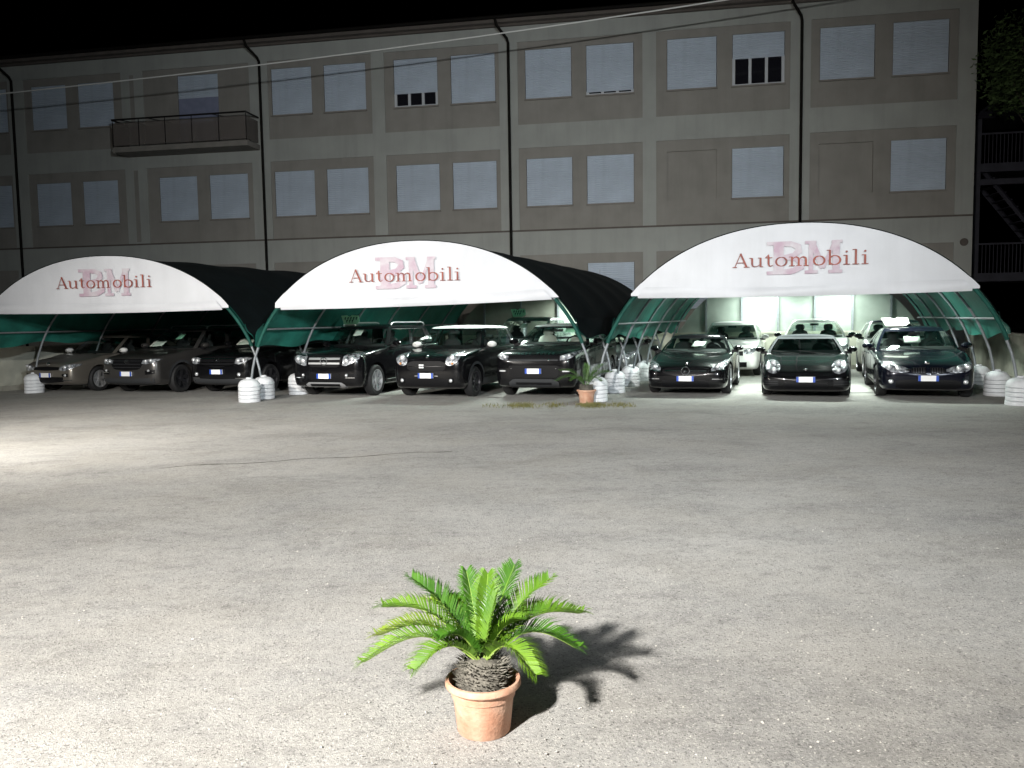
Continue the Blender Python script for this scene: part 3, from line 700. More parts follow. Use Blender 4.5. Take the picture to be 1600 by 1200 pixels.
    for k, dz in ((.97, .022), (.88, .042), (.65, .062), (.35, .073), (.02, .076)):
        roofr.append([(p[0] * k, cy + (p[1] - cy) * k, p[2] + dz + (H - .085 - p[2]) * (1 - k) * .8) for p in top])
    pil = MB(); rfm = MB(); ws = MB(); rw = MB(); sw = {}
    iA = NF; i1 = NF + 1; i2 = i1 + NS; i3 = i2 + 1; i4 = i3 + NF; i5 = i4 + 1; i6 = i5 + NS
    def cell(mb_, i, j, inset=0):
        q = [R_[i][j], R_[i][(j + 1) % nR], R_[i + 1][(j + 1) % nR], R_[i + 1][j]]
        if inset:
            cx_ = Vector((0, cy, H * .6)); q = [tuple(Vector(p) + (Vector((0, cy, p[2])) - Vector(p)).normalized() * inset) for p in q]
        mb_.quad(*q)
    bpil = g.get('bp', (6,)); cend = g.get('cend', 12)
    for i in range(len(ts) - 1):
        for j in range(nR):
            win = 1 <= i <= 5; m_ = None
            if win:
                if j < iA: m_ = ws
                elif i1 <= j < i2 or i5 <= j < i6:
                    k = j - i1 if j < i2 else (NS - 1) - (j - i5)
                    if k in bpil or k >= cend: m_ = None
                    else:
                        key = ('r' if j < i2 else 'l', sum(k > b for b in bpil)); m_ = sw.setdefault(key, MB())
                elif i3 <= j < i4: m_ = rw
            if m_ is None: cell(pil, i, j)
            else: cell(m_, i, j, .012)
    rfm.grid([top] + roofr, True); b0 = len(rfm.v) - nR; rfm.f.append(tuple(range(b0, len(rfm.v))))
    pil.build('pillars', g.get('pillar', bp), e, 60)
    rfo = rfm.build('roof', g['roof'] or bp, e, 60)
    wso = ws.build('windscreen', g['glass'], e, True)
    for k_, m_ in sw.items(): m_.build('side_window', g['glass'], e, True)
    rw.build('rear_window', g['glass'], e, True)
    # --- interior
    ip_ = [(p[0] * .96, cy + (p[1] - cy) * .985, p[2] + .006) for p in R_[0]]; it = MB(); it.add(ip_, [tuple(range(nR))]); it.build('parcel_deck', MT['interior'], e)
    it = MB(); it.grid([[(x, cw + .16 + .2 * (x / W2) ** 2 + d, zc + z) for x in np.linspace(-W2 * .8, W2 * .8, 9)] for d, z in ((.05, -.03), (.16, .03), (.42, .045), (.50, -.03))]); it.build('dashboard', MT['interior'], e, True)
    ysw = cw + .62
    sv = [(W2 * .42 + .18 * math.cos(a), ysw + .07 * math.sin(a), zc + .0 + .17 * math.sin(a)) for a in np.linspace(0, 2 * math.pi, 25)]
    MB().tube(sv, .014, 6, False).build('steering_wheel', MT['blackpl'], e, True)
    for sx in (-1, 1):
        cx_ = sx * W2 * .42; ysb = cw + 1.18
        s_ = MB(); s_.grid([[(cx_ + w_ * math.cos(a), ysb + (z - zc) * .22 + .07 * math.sin(a), z) for a in np.linspace(0, 2 * math.pi, 13)] for w_, z in ((.24, zc - .1), (.24, zc + .05), (.20, zc + .15), (.13, zc + .185), (.10, zc + .2), (.13, zc + .23), (.13, zc + .32), (.09, zc + .36), (.01, zc + .37))]); s_.build('seat', MT[g['seat']], e, True)
    MB().box(-.12, .12, g['rf'] - .02, g['rf'], H - .20, H - .14).build('rear_view_mirror', MT['interior'], e)
    # --- patches that follow the body
    def hit(x, z, off):
        h = bvh.ray_cast(Vector((x, -fo - 1, z)), Vector((0, 1, 0)))[0]
        if h is None or h.y > .25: h = bvh.find_nearest(Vector((x, -fo + .12, z)))[0]
        n_p = bvh.find_nearest(h); nn = n_p[1] if n_p[1] is not None else Vector((0, -1, 0))
        nn = Vector((nn.x, nn.y, nn.z));
        if nn.y > 0: nn = -nn
        return h + nn * off
    def patch(name, st, m_, off=.008, par=None, nx=14, nz=5, label=None):
        xk = [q[0] for q in st]; zt_ = [q[1] for q in st]; zb_ = [q[2] for q in st]; rows = []
        xq = np.linspace(xk[0], xk[-1], nx); top_ = np.interp(xq, xk, zt_); bot = np.interp(xq, xk, zb_)
        for k in range(nz): rows.append([hit(x, a + (b - a) * k / (nz - 1), off) for x, a, b in zip(xq, top_, bot)])
        bk = lambda p: p + Vector((0, .05, 0)); rows = [[bk(p) for p in rows[0]]] + rows + [[bk(p) for p in rows[-1]]]
        rows = [[bk(r0[0])] + r0 + [bk(r0[-1])] for r0 in rows]
        return MB().grid(rows).build(name, m_ if not isinstance(m_, str) else MT[m_], par or e, 40)
    def rect(name, x0, x1, z0, z1, m_, off=.008, par=None, **k): return patch(name, [(x0, z1, z0), (x1, z1, z0)], m_, off, par, **k)
    def disc(name, x, z, rad_, m_, off=.012, par=None, dep=.02, n=20):
        h = hit(x, z, off); o = MB().lathe([(0, -dep), (rad_ * .6, -dep * .9), (rad_, 0), (rad_ * 1.05, .03), (0, .03)], n, 'y').build(name, MT[m_] if isinstance(m_, str) else m_, par or e, True); o.location = h; return o
    def ringo(name, x, z, rad_, th, m_, off=.015, par=None):
        h = hit(x, z, off); o = MB().tube([(rad_ * math.cos(a), 0, rad_ * math.sin(a)) for a in np.linspace(0, 2 * math.pi, 29)], th, 6, False).build(name, MT[m_], par or e, True); o.location = h; return o
    def plate(z, w=.36, h=.11, tilt=0):
        p = hit(0, z, .02); y = p.y - .018
        yy = min(hit(-.17, z, .02).y, hit(.17, z, .02).y, y)
        pl = MB().box(-w / 2, w / 2, y - .006, y + .02, z - h / 2, z + h / 2).build('number_plate', MT['plate'], e)
        for sx in (-1, 1): MB().box(sx * w / 2 - (.045 if sx > 0 else 0), sx * w / 2 + (0 if sx > 0 else .045), y - .009, y - .0062, z - h / 2, z + h / 2).build('blue_band', MT['plateblue'], pl)
    def headlight(st, m_='lens', lamps=(), off=.008):
        for s in (-1, 1):
            q = [(s * a, b, c) for a, b, c in st];
            if s < 0: q = q[::-1]
            hl = patch('headlight', q, m_, off, nx=12)
            for (x, z, rr_) in lamps: disc('projector_lamp', s * x, z, rr_, 'lamp', .02, hl)
    g['face_fn'](dict(patch=patch, rect=rect, disc=disc, ringo=ringo, plate=plate, headlight=headlight, hit=hit, e=e, W2=W2, zn=zn, zb=zb, fo=fo, g=g))
    # --- mirrors
    for s in (-1, 1):
        mx = s * (W2 * g['hwb'] + .13); my = cw + .42; mz = zc + .07; vs = MB()
        vs.grid([[(mx + .11 * k * math.cos(a), my + dy, mz + .068 * k * math.sin(a)) for a in np.linspace(0, 2 * math.pi, 13)] for k, dy in ((.15, -.09), (.7, -.07), (1, -.02), (1.02, .04), (.9, .06), (.02, .06))])
        mo = vs.build('wing_mirror', g['mirror'] or bp, e, True)
        MB().box(min(mx, s * W2 * .90), max(mx, s * W2 * .90), my - .02, my + .03, zc - .03, zc + .03).build('mirror_arm', MT['blackpl'], mo)
    # --- wheels
    tw = .21; ty, rm = wheel_meshes(r, tw, g['nsp'], g['rim'])
    for yw in (0, wb):
        for s in (-1, 1):
            wo = link('wheel', ty, e, (s * (W2 - tw / 2 - .015), yw, r)); wo.rotation_euler = (0.3 * s, 0, 0 if s > 0 else math.pi); link('rim', rm, wo)
    # --- sides: door handles, seams, sills, cladding
    def hitx(y, z, s, off):
        h = bvh.ray_cast(Vector((s * 3, y, z)), Vector((-s, 0, 0)))[0]
        return (h if h is not None else Vector((s * W2, y, z))) + Vector((s * off, 0, 0))
    for s in (-1, 1):
        for yh in g.get('handles', (cw + 1.45, cw + 2.25)):
            MB().tube([hitx(yh - .09, zc - .13, s, .02), hitx(yh + .09, zc - .125, s, .02)], .014, 6).build('door_handle', g.get('handlem', bp), e, True)
        for ysm in g.get('seams', (cw + .48, cw + 1.58)):
            MB().tube([hitx(ysm + (.0 if z > .6 else .05 * (.6 - z)), z, s, -.002) for z in np.linspace(zb + .14, zc - .08, 8)], .005, 4).build('door_seam', MT['blackpl'], e)
        cm = g['clad'] or MT['blackpl']
        MB().grid([[hitx(y, z, s, .006) for y in np.linspace(r + .06, wb - r - .06, 9)] for z in (zb + .05, zb + .10, zb + (.2 if g['clad'] else .13))]).build('sill', cm, e, True)
        if g.get('sillchrome'): MB().tube([hitx(r + .1, zb + .14, s, .012), hitx(wb - r - .1, zb + .14, s, .012)], .012, 6).build('sill_trim', MT['chrome'], e)
        if g['clad']:
            for yw in (0, wb):
                aa = np.linspace(rad(8), rad(172), 17); f = lambda k: [hitx(yw + (r + k) * math.cos(a), max(zb + .03, r + (r + k) * math.sin(a)), s, .014) for a in aa]
                MB().grid([f(.058), f(.115)]).build('arch_trim', cm, e, True)
        if g['trim']:
            k0, k1 = (i1, i1 + cend) if s > 0 else (i6 - cend, i6)
            for lv in (1, 6): MB().tube([Vector(R_[lv][j]) + Vector((s * .006, 0, 0)) for j in range(k0, k1 + 1)], .009, 5).build('window_trim', MT['chrome'], e)
        if g['rails']:
            xr = s * W2 * g['hwr'] * .90; y0, y1 = g['rf'] + .25, g['rr'] - .25; zr_ = H - .02
            MB().tube([(xr, y0, zr_ - .02), (xr, y0 + .06, zr_ + .035), (xr, y0 + .2, zr_ + .05), (xr, y1 - .2, zr_ + .045), (xr, y1 - .06, zr_ + .03), (xr, y1, zr_ - .03)], .019, 8).build('roof_rail', MT['rim'], rfo, True)
    if g['wipe']:
        for x0 in (-.15, .45):
            MB().tube([(W2 * (x0), cw + .03, zc - .01), (W2 * (x0 - .62), cw + .10, zc + .05)], .008, 4).build('wiper', MT['blackpl'], e)
    if g.get('extra'): g['extra'](dict(e=e, rfo=rfo, R_=R_, W2=W2, g=g))
    return e
def star(D, x, z, r_):
    ro = D['ringo']('emblem', x, z, r_, r_ * .11, 'chrome', .03)
    for k in range(3):
        a = rad(90 + 120 * k); MB().add([(r_ * math.cos(a), 0, r_ * math.sin(a)), (r_ * .16 * math.cos(a + 1.05), 0, r_ * .16 * math.sin(a + 1.05)), (0, -.012, 0), (r_ * .16 * math.cos(a - 1.05), 0, r_ * .16 * math.sin(a - 1.05))], [(0, 1, 2), (0, 2, 3)]).build('star_point', MT['chrome'], ro)
def slant_oval(D, x, z, r_):
    h = D['hit'](x, z, .02); o = MB().tube([(r_ * 1.5 * math.cos(a), 0, r_ * .8 * math.sin(a)) for a in np.linspace(0, 2 * math.pi, 25)], r_ * .12, 5, False)
    for sx in (-.45, .45): o.tube([(r_ * (sx - .15), 0, -r_ * .6), (r_ * (sx + .15), 0, r_ * .6)], r_ * .13, 5)
    o.tube([(-r_ * .5, 0, -.1 * r_), (r_ * .5, 0, .1 * r_)], r_ * .12, 5); ob = o.build('emblem', MT['chrome'], D['e']); ob.location = h
def face_hatch(D):
    W, zn = D['W2'], D['zn']
    D['patch']('grille', [(-.42, zn - .13, zn - .20), (0, zn - .11, zn - .22), (.42, zn - .13, zn - .20)], 'blackpl', .006)
    D['patch']('lower_intake', [(-.55, .42, .30), (0, .42, .26), (.55, .42, .30)], 'blackpl', .006)
    D['headlight']([(.44, zn - .13, zn - .20), (.60, zn - .07, zn - .23), (.76, zn - .05, zn - .18), (.83, zn - .055, zn - .10)], lamps=((.60, zn - .14, .045), (.72, zn - .11, .04)))
    for s in (-1, 1):
        f = D['patch']('fog_surround', sorted([(s * .52, .50, .44), (s * .70, .51, .42)]), 'blackpl', .007); D['disc']('fog_light', s * .62, .465, .035, 'lamp', .012, f)
        D['rect']('bumper_trim', *sorted((s * .52, s * .76)), .33, .345, 'greypl', .012)
    D['disc']('emblem', 0, zn - .06, .045, 'chrome'); D['plate'](.47)
def face_suv(D):
    W, zn = D['W2'], D['zn']
    gr = D['patch']('grille', [(-.50, zn - .06, zn - .16), (-.40, zn - .05, zn - .30), (0, zn - .05, zn - .33), (.40, zn - .05, zn - .30), (.50, zn - .06, zn - .16)], 'blackpl', .008)
    for k in range(3): D['rect']('grille_bar', -.42, .42, zn - .11 - .075 * k, zn - .093 - .075 * k, 'rimdark', .018, gr)
    slant_oval(D, 0, zn - .12, .05)
    D['headlight']([(.46, zn - .08, zn - .16), (.62, zn - .055, zn - .17), (.77, zn - .045, zn - .145), (.85, zn - .055, zn - .085)], lamps=((.56, zn - .11, .04), (.70, zn - .095, .042)))
    D['patch']('lower_bumper', [(-.78, .42, .25), (0, .40, .22), (.78, .42, .25)], 'greypl', .010)
    for s in (-1, 1):
        f = D['patch']('fog_surround', sorted([(s * .56, .60, .50), (s * .80, .62, .52)]), 'blackpl', .007); D['rect']('running_light', *sorted((s * .57, s * .78)), .545, .565, 'chrome', .016, f); D['disc']('fog_light', s * .66, .60, .03, 'lamp', .012, f)
    D['plate'](.52)
def face_suv2(D):
    W, zn = D['W2'], D['zn']
    gr = D['patch']('grille', [(-.52, zn - .05, zn - .20), (0, zn - .03, zn - .30), (.52, zn - .05, zn - .20)], 'blackpl', .008)
    for k in range(3): D['rect']('grille_bar', -.50, .50, zn - .09 - .08 * k, zn - .075 - .08 * k, 'chrome', .018, gr)
    slant_oval(D, 0, zn - .12, .06)
    D['headlight']([(.52, zn - .07, zn - .19), (.66, zn - .05, zn - .21), (.79, zn - .045, zn - .16), (.85, zn - .06, zn - .09)], lamps=((.60, zn - .13, .05), (.73, zn - .11, .045)))
    D['patch']('lower_bumper', [(-.74, .40, .25), (0, .38, .22), (.74, .40, .25)], 'greypl', .010)
    for s in (-1, 1): D['disc']('fog_light', s * .62, .50, .045, 'lamp'); D['rect']('bumper_trim', *sorted((s * .52, s * .78)), .40, .415, 'chrome', .012)
    D['plate'](.56)
def face_boxy(D):
    zn = D['zn']
    gr = D['patch']('grille', [(-.44, zn - .07, zn - .16), (-.36, zn - .05, zn - .31), (.36, zn - .05, zn - .31), (.44, zn - .07, zn - .16)], 'blackpl', .010)
    for k in range(2): D['rect']('grille_bar', -.40, .40, zn - .145 - .10 * k, zn - .105 - .10 * k, 'rim', .024, gr)
    star(D, 0, zn - .18, .085)
    D['headlight']([(.47, zn - .08, zn - .27), (.55, zn - .02, zn - .28), (.72, zn + .0, zn - .22), (.84, zn + .0, zn - .12)], lamps=((.56, zn - .17, .055), (.70, zn - .13, .05)))
    D['patch']('lower_intake', [(-.40, .56, .42), (.40, .56, .42)], 'blackpl', .006)
    sk = D['patch']('skid_plate', [(-.50, .315, .25), (-.42, .36, .25), (.42, .36, .25), (.50, .315, .25)], 'rim', .014); D['rect']('skid_slot', -.38, .38, .278, .325, 'blackpl', .02, sk)
    for s in (-1, 1):
        D['patch']('bumper_corner', sorted([(s * .52, .54, .44), (s * .80, .56, .46)]), 'blackpl', .008); D['rect']('running_light', *sorted((s * .54, s * .76)), .455, .475, 'chrome', .016); D['disc']('fog_light', s * .56, .52, .035, 'lamp', .014)
    D['plate'](.50)
def face_mini(D):
    zn = D['zn']
    gr = D['patch']('grille', [(-.46, zn - .20, zn - .30), (-.36, zn - .14, zn - .36), (.36, zn - .14, zn - .36), (.46, zn - .20, zn - .30)], 'blackpl', .008)
    D['rect']('grille_bar', -.42, .42, zn - .262, zn - .248, 'chrome', .016, gr)
    h = D['hit'](-.10, zn - .25, .03)
    bd = MB(); [bd.box(-.055 + .06 * i, -.01 + .06 * i, -.01, .01, -.045 + .05 * j, -.012 + .05 * j) for i in (0, 1) for j in (0, 1)]; b_ = bd.build('grille_badge', MT['plate'], D['e']); b_.location = h
    for s in (-1, 1):
        hl = D['patch']('headlight', [(s * x, zn - .10 + .125 * math.sqrt(max(0, 1 - ((x - .605) / .145) ** 2)) + (x - .6) * .28, zn - .12 - .115 * math.sqrt(max(0, 1 - ((x - .605) / .145) ** 2)) + (x - .6) * .28) for x in (np.linspace(.462, .748, 11) if s > 0 else np.linspace(.748, .462, 11))], 'lens', .02, nx=13, nz=7)
        D['disc']('projector_lamp', s * .60, zn - .09, .065, 'lamp', .03, hl); D['disc']('indicator_lamp', s * .62, zn - .195, .028, 'amber', .026, hl)
        f = D['disc']('fog_light', s * .58, .41, .065, 'blackpl', .012); D['disc']('fog_lens', s * .58, .41, .042, 'lamp', .028)
        D['rect']('indicator_gap', *sorted((s * .20, s * .28)), .50, .515, 'chrome', .01)
    D['patch']('lower_intake', [(-.52, .44, .30), (.52, .44, .30)], 'blackpl', .007); D['disc']('emblem', 0, zn - .06, .035, 'chrome'); D['plate'](.515)
def face_rr(D):
    zn = D['zn']
    gr = D['patch']('grille', [(-.56, zn - .07, zn - .18), (0, zn - .065, zn - .20), (.56, zn - .07, zn - .18)], 'blackpl', .008)
    D['rect']('grille_bar', -.54, .54, zn - .185, zn - .155, 'greypl', .018, gr); D['disc']('grille_badge', .34, zn - .17, .028, 'chrome', .02, gr)
    # RANGE ROVER in block capitals along the bonnet edge
    S7 = {'R': [ln(.1, 0, .1, 1, .2), ln(.1, .92, .6, .92, .2), ln(.62, 1, .62, .5, .2), ln(.1, .5, .6, .5, .18), ln(.3, .5, .68, 0, .2)], 'A': [ln(.05, 0, .36, 1, .2), ln(.36, 1, .68, 0, .2), ln(.15, .3, .58, .3, .18)], 'N': [ln(.1, 0, .1, 1, .2), ln(.1, 1, .62, 0, .2), ln(.62, 0, .62, 1, .2)],
          'G': [ln(.1, 0, .1, 1, .2), ln(.1, .92, .66, .92, .2), ln(.1, .08, .66, .08, .2), ln(.62, 0, .62, .5, .2), ln(.4, .45, .68, .45, .18)], 'E': [ln(.1, 0, .1, 1, .2), ln(.1, .92, .62, .92, .2), ln(.1, .5, .56, .5, .18), ln(.1, .08, .62, .08, .2)],
          'O': [ln(.1, 0, .1, 1, .2), ln(.62, 0, .62, 1, .2), ln(.1, .92, .62, .92, .2), ln(.1, .08, .62, .08, .2)], 'V': [ln(.05, 1, .36, 0, .2), ln(.36, 0, .68, 1, .2)]}
    mb = MB(); x = -.47
    def pl(p, off): q = D['hit'](p.x, p.y, .014 + off); return q
    for c in 'RANGE ROVER':
        if c != ' ': strokes_to_mb(S7[c], .066, .040, x, zn - .062, .002, mb, pl)
        x += .086
    mb.build('bonnet_lettering', MT['chrome'], D['e'])
    D['headlight']([(.58, zn - .08, zn - .17), (.70, zn - .05, zn - .17), (.82, zn + .0, zn - .12), (.89, zn + .02, zn - .06)], lamps=((.66, zn - .11, .042), (.77, zn - .08, .036)))
    D['patch']('lower_intake', [(-.56, .70, .52), (-.50, .72, .46), (.50, .72, .46), (.56, .70, .52)], 'blackpl', .006)
    sk = D['patch']('skid_plate', [(-.56, .36, .24), (-.46, .43, .24), (.46, .43, .24), (.56, .36, .24)], 'greypl', .016); D['rect']('skid_slot', -.40, .40, .32, .36, 'blackpl', .024, sk)
    for s in (-1, 1):
        f = D['patch']('bumper_vent', sorted([(s * .60, .64, .56), (s * .84, .66, .58)]), 'blackpl', .008); D['rect']('fog_light', *sorted((s * .64, s * .78)), .585, .615, 'lamp', .016, f); D['disc']('parking_sensor', s * .50, .66, .02, 'chrome', .014)
    D['plate'](.60)
def face_roadster(D):
    zn = D['zn']
    gr = D['patch']('grille', [(-.50, zn - .10, zn - .16), (-.38, zn - .07, zn - .21), (.38, zn - .07, zn - .21), (.50, zn - .10, zn - .16)], 'blackpl', .006)
    for s in (-1, 1): D['rect']('grille_bar', *sorted((s * .09, s * .44)), zn - .147, zn - .127, 'chrome', .018, gr)
    star(D, 0, zn - .14, .085); D['disc']('emblem', 0, zn + .0, .03, 'chrome')
    D['headlight']([(.54, zn - .08, zn - .13), (.62, zn + .0, zn - .15), (.76, zn + .06, zn - .10), (.84, zn + .09, zn - .01)], lamps=((.66, zn - .06, .045),))
    for s in (-1, 1):
        D['patch']('headlight_strip', sorted([(s * .52, zn - .145, zn - .165), (s * .82, zn - .09, zn - .11)]), 'chrome', .014); D['patch']('bumper_vent', sorted([(s * .54, .40, .32), (s * .80, .42, .33)]), 'blackpl', .007); D['rect']('running_light', *sorted((s * .56, s * .80)), .365, .385, 'chrome', .016)
    D['patch']('lower_intake', [(-.50, .34, .20), (.50, .34, .20)], 'blackpl', .006); D['plate'](.385)
def face_bug(D):
    zn = D['zn']
    for s in (-1, 1):
        xs_ = np.linspace(.497, .793, 11)
        st = [(s * x, zn + .05 + .11 * math.sqrt(max(0, 1 - ((x - .645) / .15) ** 2)) + (x - .6) * .15, zn + .03 - .125 * math.sqrt(max(0, 1 - ((x - .645) / .15) ** 2)) + (x - .6) * .15) for x in xs_]
        hl = D['patch']('headlight', st if s > 0 else st[::-1], 'lens', .012, nx=13, nz=8)
        D['disc']('projector_lamp', s * .64, zn + .10, .055, 'lamp', .03, hl); D['disc']('projector_lamp', s * .62, zn - .03, .045, 'lamp', .03, hl)
        D['rect']('running_light', *sorted((s * .56, s * .80)), .435, .455, 'chrome', .012); D['patch']('bumper_vent', sorted([(s * .52, .40, .27), (s * .82, .40, .27)]), 'blackpl', .006)
        for k in range(2): D['rect']('vent_bar', *sorted((s * .54, s * .80)), .305 + .045 * k, .315 + .045 * k, 'greypl', .014)
    D['patch']('lower_intake', [(-.42, .34, .22), (.42, .34, .22)], 'blackpl', .006); D['disc']('emblem', 0, zn - .02, .03, 'chrome'); D['plate'](.40)
def face_saloon(D):
    zn = D['zn']
    for s in (-1, 1):
        gr = D['patch']('grille', sorted([(s * .04, zn - .08, zn - .22), (s * .26, zn - .09, zn - .20), (s * .30, zn - .11, zn - .17)]), 'blackpl', .010)
        for k in range(5): D['rect']('grille_bar', *sorted((s * (.07 + .045 * k), s * (.08 + .045 * k))), zn - .19, zn - .10, 'rimdark', .018, gr)
        D['disc']('fog_light', s * .66, .36, .045, 'lamp')
    D['headlight']([(.32, zn - .12, zn - .16), (.44, zn - .07, zn - .19), (.66, zn - .02, zn - .17), (.80, zn + .03, zn - .08), (.85, zn + .05, zn + .0)], lamps=((.54, zn - .11, .05), (.69, zn - .08, .055)))
    ro = D['disc']('emblem', 0, zn - .01, .045, 'chrome', .01); D['patch']('lower_intake', [(-.58, .36, .26), (-.48, .40, .22), (.48, .40, .22), (.58, .36, .26)], 'blackpl', .006); D['plate'](.43)
def face_plain(D):
    zn = D['zn']; D['patch']('grille', [(-.45, zn - .10, zn - .22), (.45, zn - .10, zn - .22)], 'blackpl', .008); D['patch']('lower_intake', [(-.55, .42, .28), (.55, .42, .28)], 'blackpl', .007)
    D['headlight']([(.46, zn - .08, zn - .18), (.66, zn, zn - .18), (.84, zn + .05, zn - .05)], lamps=((.60, zn - .10, .05),)); D['disc']('emblem', 0, zn - .08, .05, 'chrome'); D['plate'](.46)

BLK = paint('black', (.006, .006, .007)); NAVY = paint('near_black_blue', (.006, .007, .014)); BEI = paint('grey_brown', (.17, .155, .135), .5, .3); GRY = paint('slate', (.065, .062, .06), .5, .3); SIL = paint('silver', (.30, .31, .32), .6, .3); WHT = paint('white', (.80, .80, .78), 0, .3); MGR = paint('mid_grey', (.11, .12, .12), .5, .3); BLU = paint('blue', (.012, .03, .10), .4, .3); SOFT = mat('soft_top', (.018, .022, .026), .85); WRF = paint('white_roof', (.78, .79, .80), 0, .25); GRF = paint('roof_glare_grey', (.35, .36, .36), .3, .3)
AX = -math.atan2(DX, DY)     # heading of the parking bays
SUV = dict(L=4.48, W=1.85, H=1.65, wb=2.67, fo=.88, zb=.22, zn=.93, zc=1.10, beltr=1.20, cowl=.36, rf=1.10, rr=3.15, rg=3.50, r=.355, hwr=.72, narrow=.80, sq=1)
def S(base, **k): d = dict(base); d.update(k); return d
cars = {}; SPEC = {}
def mid(a, b): return ((a[0] + b[0]) / 2, (a[1] + b[1]) / 2)
cars['hatch'] = car('grey brown hatchback at the left end of the front row', (-11.75, 22.0), AX, dict(L=4.25, W=1.80, H=1.50, wb=2.62, fo=.86, zn=.80, zc=.98, beltr=1.06, cowl=.32, rf=1.15, rr=3.0, rg=3.32, paint=BEI, face_fn=face_hatch, rim='rim', mirror=paint('white', (.80, .80, .78))))
cars['suv'] = car('dark grey crossover between the brown hatchback and the black crossover', (-9.25, 21.15), AX, S(SUV, paint=GRY, face_fn=face_suv, rim='rimdark', clad=MT['greypl'], rails=True))
cars['suv2'] = car('glossy black crossover behind the ballast weights between left and middle canopies', (-6.85, 20.7), AX, S(SUV, paint=BLK, face_fn=face_suv2, L=4.5, H=1.62, rim='rimdark', zn=.95, zc=1.12))
cars['box'] = car('boxy black off roader with silver roof rails and a green board on its roof', (-3.97, 19.30), AX, S(SUV, L=4.53, W=1.84, H=1.66, wb=2.755, fo=.80, zn=1.01, zc=1.13, beltr=1.18, cowl=.42, rf=.92, rr=3.30, rg=3.52, r=.36, hwr=.80, narrow=.83, face_fn=face_boxy, rails=True, trim=True, nsp=7, sillchrome=True, handlem=MT['chrome']))
cars['mini'] = car('small black car with white roof and round headlights', (-1.62, 18.62), AX, dict(L=4.1, W=1.79, H=1.60, wb=2.6, fo=.74, zb=.20, zn=.97, zc=1.08, beltr=1.13, cowl=.36, rf=.86, rr=2.95, rg=3.18, r=.34, hwr=.80, narrow=.80, roof=WRF, face_fn=face_mini, rim='rimdark', clad=MT['greypl'], nsp=9, mirror=WHT, pillar=BLK))
cars['rr'] = car('black off roader with bonnet lettering and tube glare painted on its roof beside the small potted palm', (.76, 18.38), AX, S(SUV, L=4.36, W=1.90, H=1.61, wb=2.66, fo=.86, zn=1.0, zc=1.13, beltr=1.26, cowl=.34, rf=1.05, rr=3.05, rg=3.42, r=.37, hwr=.70, roof=GRF, pillar=BLK, face_fn=face_rr, seat='seatl', rim='rimdark'))  # roof colour is pale to paint in the tube light reflected on black
cars['slk'] = car('black roadster with star emblem at the left under the right canopy', (4.02, 18.40), AX, dict(L=4.13, W=1.81, H=1.30, wb=2.43, fo=.84, zb=.14, zn=.68, zc=.90, beltr=.93, cowl=.62, rf=1.32, rr=1.95, rg=2.55, r=.33, hwr=.70, cend=9, bp=(), face_fn=face_roadster, glass=GLASS, nsp=5, rim='rim', handles=(1.9,), seams=(1.05, 2.1)))
cars['bug'] = car('black sports car with oval headlights in the centre under the right canopy', (6.28, 17.48), AX, dict(L=4.37, W=1.80, H=1.28, wb=2.475, fo=.92, zb=.13, zn=.60, zc=.87, beltr=.92, cowl=.55, rf=1.28, rr=1.9, rg=2.65, r=.335, hwr=.70, edge=.095, roof=SOFT, pillar=SOFT, cend=8, bp=(), face_fn=face_bug, glass=GLASSD, narrow=.80, handles=(1.9,), seams=(1.0, 2.05)))
cars['bmw'] = car('black saloon with split grille at the right under the right canopy', (8.44, 16.80), AX, dict(L=4.63, W=1.81, H=1.43, wb=2.81, fo=.80, zb=.16, zn=.72, zc=.94, beltr=1.0, cowl=.62, rf=1.40, rr=2.75, rg=3.35, r=.325, hwr=.70, deck=.98, paint=NAVY, face_fn=face_saloon, rim='rimdark'))
cars['van'] = car('silver people carrier with a green board on its roof behind the white roofed car', (.10, 23.9), AX, dict(L=4.45, W=1.83, H=1.80, wb=2.75, fo=.85, zb=.2, zn=.95, zc=1.16, beltr=1.2, cowl=.10, rf=1.15, rr=3.2, rg=3.5, r=.33, hwr=.78, paint=SIL, face_fn=face_plain, glass=GLASS))
cars['sed'] = car('grey saloon seen behind the crossing canopy legs', (2.72, 23.0), AX, dict(L=4.5, W=1.80, H=1.47, wb=2.7, fo=.85, zn=.76, zc=.97, beltr=1.03, rf=1.3, rr=2.8, rg=3.35, paint=MGR, face_fn=face_plain, mirror=BLK))
cars['w1'] = car('white estate car behind the black roadster', (6.35, 23.9), AX, dict(L=4.5, W=1.82, H=1.56, wb=2.7, fo=.86, zn=.82, zc=1.02, beltr=1.09, cowl=.42, rf=1.2, rr=3.0, rg=3.45, paint=WHT, face_fn=face_plain))
cars['w2'] = car('white coupe behind the black sports car', (8.55, 23.1), AX, dict(L=4.6, W=1.90, H=1.60, wb=2.8, fo=.88, zn=.88, zc=1.07, beltr=1.12, cowl=.40, rf=1.2, rr=2.5, rg=3.5, hwr=.66, paint=WHT, face_fn=face_plain, mirror=BLK))
cars['blu'] = car('white car with dark blue roof behind the black saloon', (10.35, 21.9), AX, dict(L=4.0, W=1.78, H=1.55, wb=2.55, fo=.8, zn=.85, zc=1.04, beltr=1.08, cowl=.35, rf=1.0, rr=2.8, rg=3.1, paint=WHT, roof=BLU, face_fn=face_plain, mirror=BLK))

